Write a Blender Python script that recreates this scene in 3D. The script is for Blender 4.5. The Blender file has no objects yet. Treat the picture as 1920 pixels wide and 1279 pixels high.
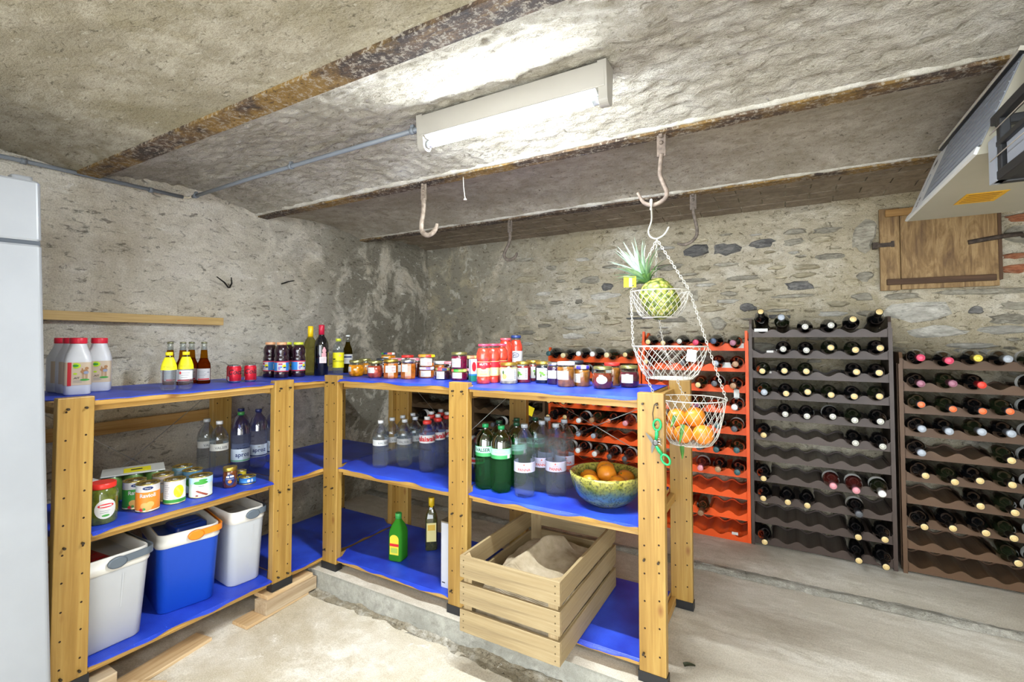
import bpy, bmesh, math, random
import numpy as np
from mathutils import Vector, Matrix, noise as mnoise
PI = math.pi
rnd = random.Random(7)
sc = bpy.context.scene
COL = sc.collection

# ------------------------------------------------------------------ camera, world, exposure
cd = bpy.data.cameras.new('camera')
cam = bpy.data.objects.new('camera', cd); COL.objects.link(cam)
cd.sensor_width = 36.0
cd.lens = 892.0 / 1920.0 * 36.0
cd.shift_y = -31.5 / 1920.0
cd.clip_start = 0.02
cam.location = (0, 0, 1.218)
cam.rotation_euler = (PI / 2 + math.radians(1.8), 0, math.radians(29.8))
sc.camera = cam
w = bpy.data.worlds.new('world'); sc.world = w; w.use_nodes = True
w.node_tree.nodes['Background'].inputs[0].default_value = (0.88, 0.94, 1.0, 1)
w.node_tree.nodes['Background'].inputs[1].default_value = 1.9
sc.view_settings.view_transform = 'Standard'
sc.view_settings.look = 'None'
sc.view_settings.gamma = 1.0
sc.view_settings.use_curve_mapping = False
sc.view_settings.exposure = 2.2
TUBE_MAIN = 40.0
DOWN_MAIN = 9.0      # watts thrown down by the lamp's reflector
TUBE_FILL = 32.0  # strength of the unseen lamp added as fill
DOWN_FILL = 7.0
sc.cycles.use_denoising = True
sc.cycles.max_bounces = 14
sc.cycles.transparent_max_bounces = 16
sc.cycles.transmission_bounces = 12
sc.cycles.sample_clamp_indirect = 6.0
sc.cycles.caustics_reflective = False
sc.cycles.caustics_refractive = False

# ------------------------------------------------------------------ materials
def lin(c):
    if isinstance(c, str):
        c = tuple(int(c[i:i + 2], 16) for i in (0, 2, 4))
    return tuple(((v / 255) / 12.92 if v / 255 <= .04045 else ((v / 255 + .055) / 1.055) ** 2.4) for v in c) + (1,)

class NT:
    def __init__(s, name):
        s.m = bpy.data.materials.new(name); s.m.use_nodes = True
        s.t = s.m.node_tree; s.b = s.t.nodes['Principled BSDF']; s.out = s.t.nodes['Material Output']
    def n(s, typ, **k):
        q = s.t.nodes.new(typ)
        for a, v in k.items():
            if a.startswith('i_'):
                key = a[2:]; key = int(key) if key.isdigit() else key.replace('_', ' ')
                q.inputs[key].default_value = v
            else:
                setattr(q, a, v)
        return q
    def l(s, a, b): s.t.links.new(a, b)
    def coord(s, scale=(1, 1, 1), kind='Object'):
        tc = s.n('ShaderNodeTexCoord'); mp = s.n('ShaderNodeMapping'); mp.inputs['Scale'].default_value = scale
        s.l(tc.outputs[kind], mp.inputs[0]); return mp.outputs[0]
    def noise(s, vec, scale, detail=4, rough=.55, dist=0):
        q = s.n('ShaderNodeTexNoise'); q.inputs['Scale'].default_value = scale; q.inputs['Detail'].default_value = detail
        q.inputs['Roughness'].default_value = rough; q.inputs['Distortion'].default_value = dist
        s.l(vec, q.inputs['Vector']); return q.outputs['Fac']
    def ramp(s, fac, stops):
        q = s.n('ShaderNodeValToRGB'); e = q.color_ramp.elements
        while len(e) < len(stops): e.new(.5)
        for el, (p, c) in zip(e, stops):
            el.position = p; el.color = lin(c) if not isinstance(c, (int, float)) else (c, c, c, 1)
        s.l(fac, q.inputs[0]); return q.outputs[0]
    def mix(s, fac, a, b, mode='MIX'):
        q = s.n('ShaderNodeMix', data_type='RGBA', blend_type=mode)
        for v, i in ((fac, 0), (a, 6), (b, 7)):
            if hasattr(v, 'default_value') or hasattr(v, 'is_output'): s.l(v, q.inputs[i])
            else: q.inputs[i].default_value = v if i == 0 else lin(v)
        return q.outputs[2]
    def bump(s, h, strength=.5, dist=.01):
        q = s.n('ShaderNodeBump'); q.inputs['Strength'].default_value = strength; q.inputs['Distance'].default_value = dist
        s.l(h, q.inputs['Height']); s.l(q.outputs[0], s.b.inputs['Normal'])

MATS = {}
def M(name, col='808080', rough=.5, metal=0, coat=0, trans=0, ior=1.45, emit=None, alpha=1, spec=.5):
    if name in MATS: return MATS[name]
    q = NT(name); b = q.b
    b.inputs['Base Color'].default_value = lin(col); b.inputs['Roughness'].default_value = rough
    b.inputs['Metallic'].default_value = metal; b.inputs['Coat Weight'].default_value = coat
    b.inputs['Coat Roughness'].default_value = .06
    b.inputs['Transmission Weight'].default_value = trans; b.inputs['IOR'].default_value = ior
    b.inputs['Specular IOR Level'].default_value = spec
    b.inputs['Alpha'].default_value = alpha
    if emit:
        b.inputs['Emission Color'].default_value = (.85, .93, 1, 1); b.inputs['Emission Strength'].default_value = emit
    MATS[name] = q.m; return q.m

def plastic(name, col, rough=.35, bump=.15):
    """coloured plastic with a faint surface grain"""
    if name in MATS: return MATS[name]
    q = NT(name); v = q.coord(); n = q.noise(v, 60, 3); n0 = q.noise(v, 5, 3)
    c = q.mix(q.ramp(n0, [(.35, 0.0), (.7, 1.0)]), tuple(int(x * .97) for x in bytes.fromhex(col)), tuple(min(255, int(x * 1.01)) for x in bytes.fromhex(col)))
    q.l(c, q.b.inputs['Base Color']); q.b.inputs['Roughness'].default_value = rough
    q.bump(n, bump * .5, .001); MATS[name] = q.m; return q.m

def wood(name, axis, dark, mid, light, rough=.45, knots=True, coat=0, fine=1.0):
    if name in MATS: return MATS[name]
    q = NT(name)
    s = [34 * fine, 34 * fine, 34 * fine]; s[axis] = 1.6
    v = q.coord(tuple(s)); n1 = q.noise(v, 1.0, 6, .6, .6)
    s2 = [150, 150, 150]; s2[axis] = 5
    n2 = q.noise(q.coord(tuple(s2)), 1.0, 3, .6)
    c = q.ramp(n1, [(.28, dark), (.5, mid), (.75, light)])
    c = q.mix(.6, c, q.ramp(n2, [(.3, 'd9cbb4'), (.7, 'ffffff')]), 'MULTIPLY')
    big = q.noise(q.coord((1, 1, 1)), 2.2, 2)
    c = q.mix(q.ramp(big, [(.35, 0.0), (.75, .45)]), c, dark)
    if knots:
        s3 = [9, 9, 9]; s3[axis] = 4.2
        vo = q.n('ShaderNodeTexVoronoi'); vo.inputs['Scale'].default_value = 1.0
        q.l(q.coord(tuple(s3)), vo.inputs['Vector'])
        c = q.mix(q.ramp(vo.outputs['Distance'], [(.05, .85), (.13, 0.0)]), c, '7a4a1c')
    q.l(c, q.b.inputs['Base Color']); q.b.inputs['Roughness'].default_value = rough
    q.b.inputs['Coat Weight'].default_value = coat; q.b.inputs['Coat Roughness'].default_value = .25
    q.bump(n1, .25, .002); MATS[name] = q.m; return q.m

def plaster(name, cols, pit='4a4238', pitamt=.6, scale=1.0, bump=.9, bdist=.012, stain=None, streak=(1, 1, 1), fleck=26, light=None, corner=None, pitw=.36, grain=.5):
    q = NT(name); v = q.coord(streak); u = q.coord((1, 1, 1))
    n1 = q.noise(v, 2.1 * scale, 8, .62, .4); n2 = q.noise(v, 11 * scale, 7, .7, .3); n3 = q.noise(v, fleck * scale, 6, .68, .8)
    n4 = q.noise(u, 170 * scale, 3, .6); n6 = q.noise(v, fleck * .42 * scale, 8, .75, .5)
    c = q.ramp(n1, [(.32, cols[0]), (.5, cols[1]), (.66, cols[2])])
    c = q.mix(q.ramp(n2, [(.36, .9), (.56, 0.0)]), c, cols[0])
    if stain:
        n5 = q.noise(u, 1.1, 8, .7, .8)
        c = q.mix(q.ramp(n5, [(.48, 0.0), (.6, .85)]), c, stain)
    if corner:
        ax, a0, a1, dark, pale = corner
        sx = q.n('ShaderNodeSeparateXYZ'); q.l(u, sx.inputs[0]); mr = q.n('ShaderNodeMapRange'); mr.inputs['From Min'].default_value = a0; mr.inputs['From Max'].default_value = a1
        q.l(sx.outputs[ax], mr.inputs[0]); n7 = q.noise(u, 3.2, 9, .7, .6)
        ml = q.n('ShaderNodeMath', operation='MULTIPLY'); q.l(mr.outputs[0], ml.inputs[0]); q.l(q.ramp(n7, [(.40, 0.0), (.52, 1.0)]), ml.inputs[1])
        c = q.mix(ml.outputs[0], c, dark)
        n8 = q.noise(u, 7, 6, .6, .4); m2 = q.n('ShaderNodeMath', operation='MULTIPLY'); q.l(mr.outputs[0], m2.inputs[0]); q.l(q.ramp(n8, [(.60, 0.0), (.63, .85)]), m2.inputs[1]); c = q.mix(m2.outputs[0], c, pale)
    if light: c = q.mix(q.ramp(n6, [(.60, 0.0), (.66, .8)]), c, light)
    c = q.mix(q.ramp(n3, [(pitw - .08, pitamt), (pitw, 0.0)]), c, pit)
    c = q.mix(q.ramp(n6, [(.34, pitamt), (.40, 0.0)]), c, pit)
    c = q.mix(grain, c, q.ramp(n4, [(.32, 'bdb7ac'), (.6, 'ffffff')]), 'MULTIPLY')
    q.l(c, q.b.inputs['Base Color']); q.b.inputs['Roughness'].default_value = .93; q.b.inputs['Specular IOR Level'].default_value = .2
    h = q.n('ShaderNodeMath', operation='ADD'); q.l(n2, h.inputs[0])
    h2 = q.n('ShaderNodeMath', operation='MULTIPLY'); q.l(n4, h2.inputs[0]); h2.inputs[1].default_value = .2
    q.l(h2.outputs[0], h.inputs[1]); h3 = q.n('ShaderNodeMath', operation='ADD'); q.l(h.outputs[0], h3.inputs[0])
    h4 = q.n('ShaderNodeMath', operation='MULTIPLY'); q.l(n3, h4.inputs[0]); h4.inputs[1].default_value = .8
    q.l(h4.outputs[0], h3.inputs[1])
    q.bump(h3.outputs[0], bump, bdist); MATS[name] = q.m; return q.m

def glassy(name, col, ior=1.33, clear=.35, rough=.01, haze=.03):
    clear = min(.92, clear + .42)
    """clear plastic or glass: refraction mixed with straight see-through"""
    if name in MATS: return MATS[name]
    q = NT(name); g = q.n('ShaderNodeBsdfGlass'); g.inputs['Color'].default_value = lin(col)
    g.inputs['IOR'].default_value = ior; g.inputs['Roughness'].default_value = rough
    t = q.n('ShaderNodeBsdfTransparent'); t.inputs['Color'].default_value = lin(col)
    mx = q.n('ShaderNodeMixShader'); mx.inputs[0].default_value = clear
    q.l(g.outputs[0], mx.inputs[1]); q.l(t.outputs[0], mx.inputs[2])
    d = q.n('ShaderNodeBsdfDiffuse'); d.inputs['Color'].default_value = lin(col); m2 = q.n('ShaderNodeMixShader'); m2.inputs[0].default_value = haze
    q.l(mx.outputs[0], m2.inputs[1]); q.l(d.outputs[0], m2.inputs[2]); q.l(m2.outputs[0], q.out.inputs[0])
    MATS[name] = q.m; return q.m

def thinclear(name, col='f4f8fa', gl=.12):
    """thin empty clear wall: mostly see-through with a sheen"""
    if name in MATS: return MATS[name]
    q = NT(name); t = q.n('ShaderNodeBsdfTransparent'); t.inputs['Color'].default_value = lin(col)
    g = q.n('ShaderNodeBsdfGlossy'); g.inputs['Roughness'].default_value = .05
    fr = q.n('ShaderNodeLayerWeight'); fr.inputs[0].default_value = .35
    md = q.n('ShaderNodeMath', operation='MULTIPLY_ADD'); md.inputs[1].default_value = .5; md.inputs[2].default_value = gl * .5
    q.l(fr.outputs['Facing'], md.inputs[0])
    mx = q.n('ShaderNodeMixShader'); q.l(md.outputs[0], mx.inputs[0]); q.l(t.outputs[0], mx.inputs[1]); q.l(g.outputs[0], mx.inputs[2])
    q.l(mx.outputs[0], q.out.inputs[0]); MATS[name] = q.m; return q.m

# ------------------------------------------------------------------ mesh builder
class MB:
    def __init__(s): s.v = []; s.f = []; s.mi = []; s.sm = []
    def add(s, verts, faces, mat=0, smooth=False, T=None):
        o = len(s.v)
        s.v += [tuple(T @ Vector(p)) if T is not None else tuple(p) for p in verts]
        for f in faces:
            s.f.append([i + o for i in f]); s.mi.append(mat); s.sm.append(smooth)
        return s
    def box(s, x0, x1, y0, y1, z0, z1, mat=0, T=None):
        v = [(x0, y0, z0), (x1, y0, z0), (x1, y1, z0), (x0, y1, z0), (x0, y0, z1), (x1, y0, z1), (x1, y1, z1), (x0, y1, z1)]
        return s.add(v, [(3, 2, 1, 0), (4, 5, 6, 7), (0, 1, 5, 4), (1, 2, 6, 5), (2, 3, 7, 6), (3, 0, 4, 7)], mat, False, T)
    def loft(s, loops, mat=0, cap0=True, cap1=True, smooth=True, T=None):
        n = len(loops[0]); v = [p for lp in loops for p in lp]; f = []; mats = mat
        o = len(s.v); s.v += [tuple(T @ Vector(p)) if T is not None else tuple(p) for p in v]
        for k in range(len(loops) - 1):
            mm = mats[k] if isinstance(mats, (list, tuple)) else mats
            for i in range(n):
                j = (i + 1) % n
                s.f.append([o + k * n + i, o + k * n + j, o + (k + 1) * n + j, o + (k + 1) * n + i]); s.mi.append(mm); s.sm.append(smooth)
        m0 = mats[0] if isinstance(mats, (list, tuple)) else mats; m1 = mats[-1] if isinstance(mats, (list, tuple)) else mats
        if cap0: s.f.append([o + i for i in reversed(range(n))]); s.mi.append(m0); s.sm.append(False)
        if cap1: s.f.append([o + (len(loops) - 1) * n + i for i in range(n)]); s.mi.append(m1); s.sm.append(False)
        return s
    def lathe(s, prof, seg=24, mat=0, cap0=True, cap1=True, T=None, sq=0, lobes=None, smooth=True, sqz=None):
        loops = []
        for r, z in prof:
            lp = []
            for i in range(seg):
                a = 2 * PI * (i + .5) / seg; k = 1.0
                if sq: k = 1 / ((abs(math.cos(a)) ** sq + abs(math.sin(a)) ** sq) ** (1 / sq))
                if sq and sqz: t_ = min(1, max(0, (z - sqz[0]) / (sqz[1] - sqz[0]))); k = k * (1 - t_) + t_
                if lobes and z < lobes[1]: k *= 1 - lobes[2] * (1 - z / lobes[1]) * (0.5 + .5 * math.cos(a * lobes[0]))
                lp.append((r * k * math.cos(a), r * k * math.sin(a), z))
            loops.append(lp)
        return s.loft(loops, mat, cap0, cap1, smooth, T)
    def tube(s, pts, r, seg=8, mat=0, closed=False, T=None, flat=1.0):
        pts = [Vector(p) for p in pts]; n = len(pts); loops = []; up = None
        for i, p in enumerate(pts):
            if closed: d = pts[(i + 1) % n] - pts[i - 1]
            else: d = pts[min(i + 1, n - 1)] - pts[max(i - 1, 0)]
            d.normalize()
            if up is None:
                up = Vector((0, 0, 1)) if abs(d.z) < .9 else Vector((0, 1, 0))
            a = d.cross(up)
            if a.length < 1e-5: a = d.cross(Vector((1, 0, 0)))
            a.normalize(); b = a.cross(d); b.normalize(); up = b
            rr = r[i] if isinstance(r, (list, tuple)) else r
            loops.append([tuple(p + a * (rr * math.cos(2 * PI * k / seg)) + b * (rr * flat * math.sin(2 * PI * k / seg))) for k in range(seg)])
        if closed: loops.append(loops[0])
        return s.loft(loops, mat, not closed, not closed, True, T)
    def patch(s, r, z0, z1, a0, a1, mat=0, n=10, r1=None, T=None):
        r1 = r if r1 is None else r1; v = []
        for i in range(n + 1):
            a = a0 + (a1 - a0) * i / n
            v += [(r * math.sin(a), -r * math.cos(a), z0), (r1 * math.sin(a), -r1 * math.cos(a), z1)]
        return s.add(v, [(2 * i, 2 * i + 2, 2 * i + 3, 2 * i + 1) for i in range(n)], mat, True, T)
    def oval(s, r, zc, ac, hw, hz, mat=0, n=20):
        v = [(r * math.sin(ac), -r * math.cos(ac), zc)]; K = max(1, min(5, int(hw / r / .10)))
        for k in range(1, K + 1):
            for i in range(n):
                t = 2 * PI * i / n; a = ac + hw / r * math.cos(t) * k / K
                v.append((r * math.sin(a), -r * math.cos(a), zc + hz * math.sin(t) * k / K))
        f = [(0, 1 + i, 1 + (i + 1) % n) for i in range(n)]
        for k in range(1, K): f += [(1 + (k - 1) * n + i, 1 + k * n + i, 1 + k * n + (i + 1) % n, 1 + (k - 1) * n + (i + 1) % n) for i in range(n)]
        return s.add(v, f, mat, True)
    def text(s, body, size, mat=0, cyl=None, T=None, shear=0, bold=0, spacing=1.0):
        """flat lettering: on a cylinder (r, angle, z of the baseline) or through a matrix"""
        cu = bpy.data.curves.new('txt', 'FONT'); cu.body = body; cu.size = size; cu.align_x = 'CENTER'; cu.shear = shear
        cu.resolution_u = 2; cu.offset = bold; cu.space_character = spacing
        ob = bpy.data.objects.new('txt', cu); me = bpy.data.meshes.new_from_object(ob)
        if cyl:
            bm = bmesh.new(); bm.from_mesh(me); xs = [v.co.x for v in bm.verts]; st = cyl[0] * .13; x = min(xs) + st
            while x < max(xs): bmesh.ops.bisect_plane(bm, geom=bm.verts[:] + bm.edges[:] + bm.faces[:], plane_co=(x, 0, 0), plane_no=(1, 0, 0)); x += st
            bm.to_mesh(me); bm.free()
        vs = [v.co.copy() for v in me.vertices]; fs = [list(p.vertices) for p in me.polygons]
        bpy.data.objects.remove(ob); bpy.data.curves.remove(cu); bpy.data.meshes.remove(me)
        if cyl:
            r, ac, z = cyl; out = []
            for c in vs:
                a = ac + c.x / r; out.append((r * math.sin(a), -r * math.cos(a), z + c.y))
            return s.add(out, fs, mat)
        return s.add(vs, fs, mat, False, T)
    def ball(s, c, r, seg=16, rings=10, mat=0, sc_=(1, 1, 1), nz=0, seed=0):
        loops = []
        for k in range(1, rings):
            t = PI * k / rings; lp = []
            for i in range(seg):
                a = 2 * PI * i / seg; d = Vector((math.sin(t) * math.cos(a), math.sin(t) * math.sin(a), -math.cos(t)))
                q = 1 + (nz * mnoise.noise(d * 2.2 + Vector((seed * 3.1, 0, 0))) if nz else 0)
                lp.append((c[0] + d.x * r * sc_[0] * q, c[1] + d.y * r * sc_[1] * q, c[2] + d.z * r * sc_[2] * q))
            loops.append(lp)
        return s.loft(loops, mat)
    def mesh(s, name, mats):
        me = bpy.data.meshes.new(name); me.from_pydata(s.v, [], s.f)
        for m in (mats if isinstance(mats, (list, tuple)) else [mats]): me.materials.append(m)
        me.polygons.foreach_set('material_index', s.mi); me.polygons.foreach_set('use_smooth', s.sm); me.update()
        return me
    def build(s, name, mats, parent=None, loc=(0, 0, 0), bevel=0):
        o = bpy.data.objects.new(name, s.mesh(name, mats)); COL.objects.link(o); o.location = loc
        if parent: o.parent = parent
        if bevel:
            b = o.modifiers.new('bevel', 'BEVEL'); b.width = bevel; b.segments = 2; b.limit_method = 'ANGLE'
        return o

def tag(o, label=None, cat=None, group=None, kind=None):
    if label: o['label'] = label
    if cat: o['category'] = cat
    if group: o['group'] = group
    if kind: o['kind'] = kind
    return o
def thing(name, label, cat, loc=(0, 0, 0), rz=0, group=None):
    o = bpy.data.objects.new(name, None); COL.objects.link(o); o.empty_display_size = .05
    o.location = loc; o.rotation_euler = (0, 0, rz); return tag(o, label, cat, group)
def kids(o): return [c for c in COL.objects if c.parent == o]
def dup(root, loc, rz=None, label=None, group=None, kidmap=None):
    r = root.copy(); COL.objects.link(r); r.location = loc
    if rz is not None: r.rotation_euler = (0, 0, rz)
    if label: r['label'] = label
    if group: r['group'] = group
    for c in list(root.children):
        d = c.copy(); COL.objects.link(d); d.parent = r
        for g in c.children:
            e = g.copy(); COL.objects.link(e); e.parent = d
    return r
def face(x, y, off=0):           # turn a label (local -Y) to look into the room
    return math.atan2(-y, -x) + PI / 2 + off
def rrect(w, d, r, z, n=5, cx=0, cy=0):
    pts = []
    for sx, sy, a0 in ((1, 1, 0), (-1, 1, PI / 2), (-1, -1, PI), (1, -1, 1.5 * PI)):
        for i in range(n + 1):
            a = a0 + PI / 2 * i / n
            pts.append((cx + sx * (w / 2 - r) + r * math.cos(a), cy + sy * (d / 2 - r) + r * math.sin(a), z))
    return pts
def fb(p, octv=4): return mnoise.fractal(p, .9, 2.1, octv)

# ------------------------------------------------------------------ setting: floor, walls, ceiling
m_floor = plaster('floor_concrete', ('cdc2ac', 'e0d8c8', 'ece6da'), pit='a3977f', pitamt=.3, scale=1.2, bump=.35, bdist=.005, stain='c2b69e', pitw=.30, light='f0ebe0')
m_floor2 = plaster('floor_concrete_grey', ('cbc3b2', 'dfd8ca', 'ebe6da'), pit='a39a88', pitamt=.25, scale=1.3, bump=.3, bdist=.004, stain='c6bdac', streak=(.6, 1.6, 1), pitw=.30)
m_kerb = plaster('kerb_concrete', ('908f86', 'a5a49a', 'b8b6ad'), pit='6a675f', pitamt=.4, scale=2.5, bump=.4, bdist=.004)
m_kerbtop = plaster('kerb_top', ('cfcbc1', 'dedbd2', 'eae8e1'), pit='a39e90', pitamt=.2, scale=2.0, bump=.3, bdist=.003)
m_rough = plaster('rough_mortar', ('978b73', 'b8ad96', 'e2ddd0'), pit='4a4132', pitamt=.8, scale=3.0, bump=1, bdist=.015, light='ece8dd', pitw=.42)
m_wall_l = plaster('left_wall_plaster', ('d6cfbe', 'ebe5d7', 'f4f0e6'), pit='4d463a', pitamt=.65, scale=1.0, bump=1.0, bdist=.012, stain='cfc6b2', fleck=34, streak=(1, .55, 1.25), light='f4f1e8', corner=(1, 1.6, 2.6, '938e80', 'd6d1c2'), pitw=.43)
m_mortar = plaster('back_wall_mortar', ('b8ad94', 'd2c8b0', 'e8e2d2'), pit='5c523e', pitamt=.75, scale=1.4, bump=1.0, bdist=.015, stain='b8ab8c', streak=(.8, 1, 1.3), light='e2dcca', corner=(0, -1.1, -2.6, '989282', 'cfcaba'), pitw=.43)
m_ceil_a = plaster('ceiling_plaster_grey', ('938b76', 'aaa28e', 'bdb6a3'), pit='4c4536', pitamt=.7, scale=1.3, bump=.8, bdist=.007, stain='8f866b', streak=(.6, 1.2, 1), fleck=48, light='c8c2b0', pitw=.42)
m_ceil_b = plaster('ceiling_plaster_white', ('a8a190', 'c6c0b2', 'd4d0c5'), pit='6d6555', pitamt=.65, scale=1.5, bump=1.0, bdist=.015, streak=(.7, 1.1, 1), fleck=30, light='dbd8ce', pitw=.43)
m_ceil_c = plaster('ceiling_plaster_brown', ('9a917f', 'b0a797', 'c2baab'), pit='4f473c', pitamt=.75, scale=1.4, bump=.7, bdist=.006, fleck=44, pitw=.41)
m_lip = plaster('white_plaster_lip', ('bdb7a6', 'd6d1c4', 'e4e1d8'), pit='8f8877', pitamt=.4, scale=3, bump=.8, bdist=.008)

def rust_mat():
    q = NT('rusty_steel'); v = q.coord((.5, 2, 1)); u = q.coord((1, 1, 1)); n = q.noise(v, 10, 9, .75, .5); n2 = q.noise(u, 1.7, 6, .65); n3 = q.noise(u, 60, 5, .75)
    c = q.ramp(n, [(.32, '1f1713'), (.46, '3a2c22'), (.56, '5a4530'), (.68, '8f7446')])
    c = q.mix(q.ramp(n2, [(.52, 0.0), (.60, .8)]), c, '8a6a2c')
    c = q.mix(q.ramp(n3, [(.52, 0.0), (.58, .75)]), c, 'a39a8a')
    c = q.mix(q.ramp(n3, [(.34, .85), (.42, 0.0)]), c, '1c1511')
    q.l(c, q.b.inputs['Base Color']); q.b.inputs['Roughness'].default_value = .85; q.bump(n3, 1.0, .006); MATS['rusty_steel'] = q.m; return q.m
m_rust = rust_mat()

def grid_obj(name, mat, nu, nv, fn, parent=None, flip=False, smooth=True):
    v = [fn(i / nu, j / nv) for j in range(nv + 1) for i in range(nu + 1)]; W = nu + 1
    f = [[j * W + i, j * W + i + 1, (j + 1) * W + i + 1, (j + 1) * W + i] for j in range(nv) for i in range(nu)]
    if flip: f = [list(reversed(q)) for q in f]
    b = MB(); b.add(v, f, 0, smooth); return b.build(name, mat, parent)

XL, XR, YB, YR = -2.89, 2.3, 3.45, -1.6
# floors: a lower floor by the camera, a raised floor behind the kerb, a thin ledge under the wine racks
def low_floor(u, v):
    x = XL - .06 + (XR - XL + .1) * u; y = YR - .05 + (1.71 - YR + .05) * v
    return (x, y, -.10 + .004 * fb(Vector((x * 3, y * 3, 0))) - (.0 if y < 1.55 else .0))
fl = tag(grid_obj('floor', m_floor, 90, 60, low_floor), kind='structure')
def up_floor(u, v):
    x = XL - .06 + (XR - XL + .1) * u; y = 1.70 + (2.735 - 1.70) * v
    return (x, y, 0.0 + (.002 * fb(Vector((x * 4, y * 4, 3))) - .001 if y > 1.72 else 0))
grid_obj('raised_slab', m_floor2, 90, 24, up_floor, fl)
def kerb_face(u, v):
    x = XL - .06 + (XR - XL + .1) * u; z = -.12 + .12 * v
    e = .010 * fb(Vector((x * 9, z * 9, 8))) * (1 - v) if v < 1 else 0
    return (x, 1.70 + e - .006 * (1 - v) + (.004 if v == 1 else 0), z)
k = tag(grid_obj('trim_1', m_kerb, 160, 6, kerb_face), kind='structure')
def crumble(u, v):
    x = -2.25 + 2.15 * u; h = .6 + .6 * max(0, (x + 1.5))
    n = fb(Vector((x * 16, v * 3, 1)), 5); n2 = fb(Vector((x * 5, v * 2, 4)), 3)
    y = 1.70 - v * (.045 + .03 * n2 + .05 * max(0, x + 1.35)); z = -.10 + (1 - v) ** 1.4 * (.022 + .012 * n2) * h + .012 * n * h * (1 - v * .6)
    return (x, y, max(z, -.104) if v > .9 else z)
grid_obj('crumbled_edge', m_rough, 260, 12, crumble, k)
def ledge(u, v):
    x = XL - .06 + (XR - XL + .1) * u; t = v
    yy = 2.722 + .012 * fb(Vector((x * 7, 1, 2)), 4)
    if t < .12: return (x, yy, -.004)
    if t < .26: return (x, yy + .012 + .006 * fb(Vector((x * 19, 3, 6))), .006 + .005 * fb(Vector((x * 14, 3, 2))))
    return (x, yy + .03 + (3.52 - yy - .03) * (t - .26) / .74 if t > .27 else yy + .03, .018 if t > .4 else .016)
tr = tag(grid_obj('trim_2', m_floor2, 200, 8, ledge), kind='structure')
def seam(u, v):
    x = XL - .06 + (XR - XL + .1) * u; e = fb(Vector((x * 15, v * 2, 9)), 5); e2 = fb(Vector((x * 3, 1, 5)), 2)
    return (x, 2.712 + .055 * v * (1 + .5 * e2) - .012 * e, .0015 + .019 * min(1, v * 2.2) + .004 * e * (v > .05) * (v < .9))
m_seam = plaster('seam_mortar', ('8f8b80', 'aaa69a', 'bdb9ae'), pit='5b574d', pitamt=.8, scale=2.2, bump=1, bdist=.01, light='d8d4c8', pitw=.40)
grid_obj('worn_edge', m_seam, 320, 8, seam, tr)

def lwall(u, v):
    y = YR + (3.56 - YR) * u; z = -.12 + 2.28 * v
    n = .020 * fb(Vector((5, y * 1.6, z * 1.8)), 3) + .007 * fb(Vector((2, y * 9, z * 11)), 4)
    p = mnoise.noise(Vector((1, y * 17, z * 21)))
    return (XL + n - (.012 * max(0, p - .42) * 2), y, z)
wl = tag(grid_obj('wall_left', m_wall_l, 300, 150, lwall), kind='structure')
def bwall(u, v):
    x = XL - .08 + (XR - XL + .2) * u; z = -.06 + 2.24 * v
    k2 = min(1, max(0, (x + 2.5) / 1.2))
    n = .014 * fb(Vector((x * 1.7, 7, z * 2)), 3) + (.004 + .006 * k2) * fb(Vector((x * 10, 3, z * 13)), 4)
    return (x, YB + n, z)
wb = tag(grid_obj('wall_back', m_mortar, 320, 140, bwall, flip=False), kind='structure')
b = MB(); b.box(XR, XR + .1, YR - .1, 3.6, -.15, 2.2); tag(b.build('wall_right', m_wall_l), kind='structure')
b = MB(); b.box(XL - .1, -1.6, YR - .1, YR, -.15, 2.2); b.box(2.1, XR, YR - .1, YR, -.15, 2.2); b.box(-1.6, 2.1, YR - .1, YR, 1.95, 2.2)   # opening added behind the viewer to let in fill light
tag(b.build('wall_rear', m_wall_l), kind='structure')

# ceiling: shallow plastered vaults between steel joists
JO = [(-1.68, -1.60), (-.82, -.74), (.03, .11), (.897, .983), (1.800, 1.868), (2.642, 2.708), (3.47, 3.56)]
ceil = tag(bpy.data.objects.new('ceiling', None), kind='structure'); COL.objects.link(ceil)
def vault(i, mat, rise, amp, fq, nu, nv, seed):
    y0, y1 = JO[i][1] - .004, JO[i + 1][0] + .004
    def fn(u, v):
        x = XL - .08 + (XR - XL + .2) * u; y = y0 + (y1 - y0) * v
        z = 2.004 + rise * (1 - (2 * v - 1) ** 2)
        e = min(1, min(v, 1 - v) * 14)
        lump = fb(Vector((x * fq * .75, y * fq, seed)), 5)
        big = fb(Vector((x * 2, y * 2.5, seed + 5)), 2)
        return (x, y, z - e * (amp * max(lump, -.6) + .010 * big))
    return grid_obj('vault_panel', mat, nu, nv, fn, ceil, flip=True)
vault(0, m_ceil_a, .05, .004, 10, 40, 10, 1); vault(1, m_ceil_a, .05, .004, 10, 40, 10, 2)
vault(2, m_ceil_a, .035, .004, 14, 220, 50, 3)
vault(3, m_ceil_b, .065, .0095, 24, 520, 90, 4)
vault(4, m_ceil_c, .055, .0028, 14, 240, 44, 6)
for (y0, y1) in JO[:6]:
    b = MB(); n = 60
    lo = [[(XL - .08 + (XR - XL + .2) * i / n, y, z + .002 * mnoise.noise(Vector((i * .7, y, 1)))) for (y, z) in ((y0, 1.992), (y1, 1.992), (y1, 2.006), ((y0 + y1) / 2 + .004, 2.006), ((y0 + y1) / 2 + .004, 2.10), ((y0 + y1) / 2 - .004, 2.10), ((y0 + y1) / 2 - .004, 2.006), (y0, 2.006))] for i in range(n + 1)]
    b.loft(lo, 0, smooth=False); b.build('steel_joist', m_rust, ceil)
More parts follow.
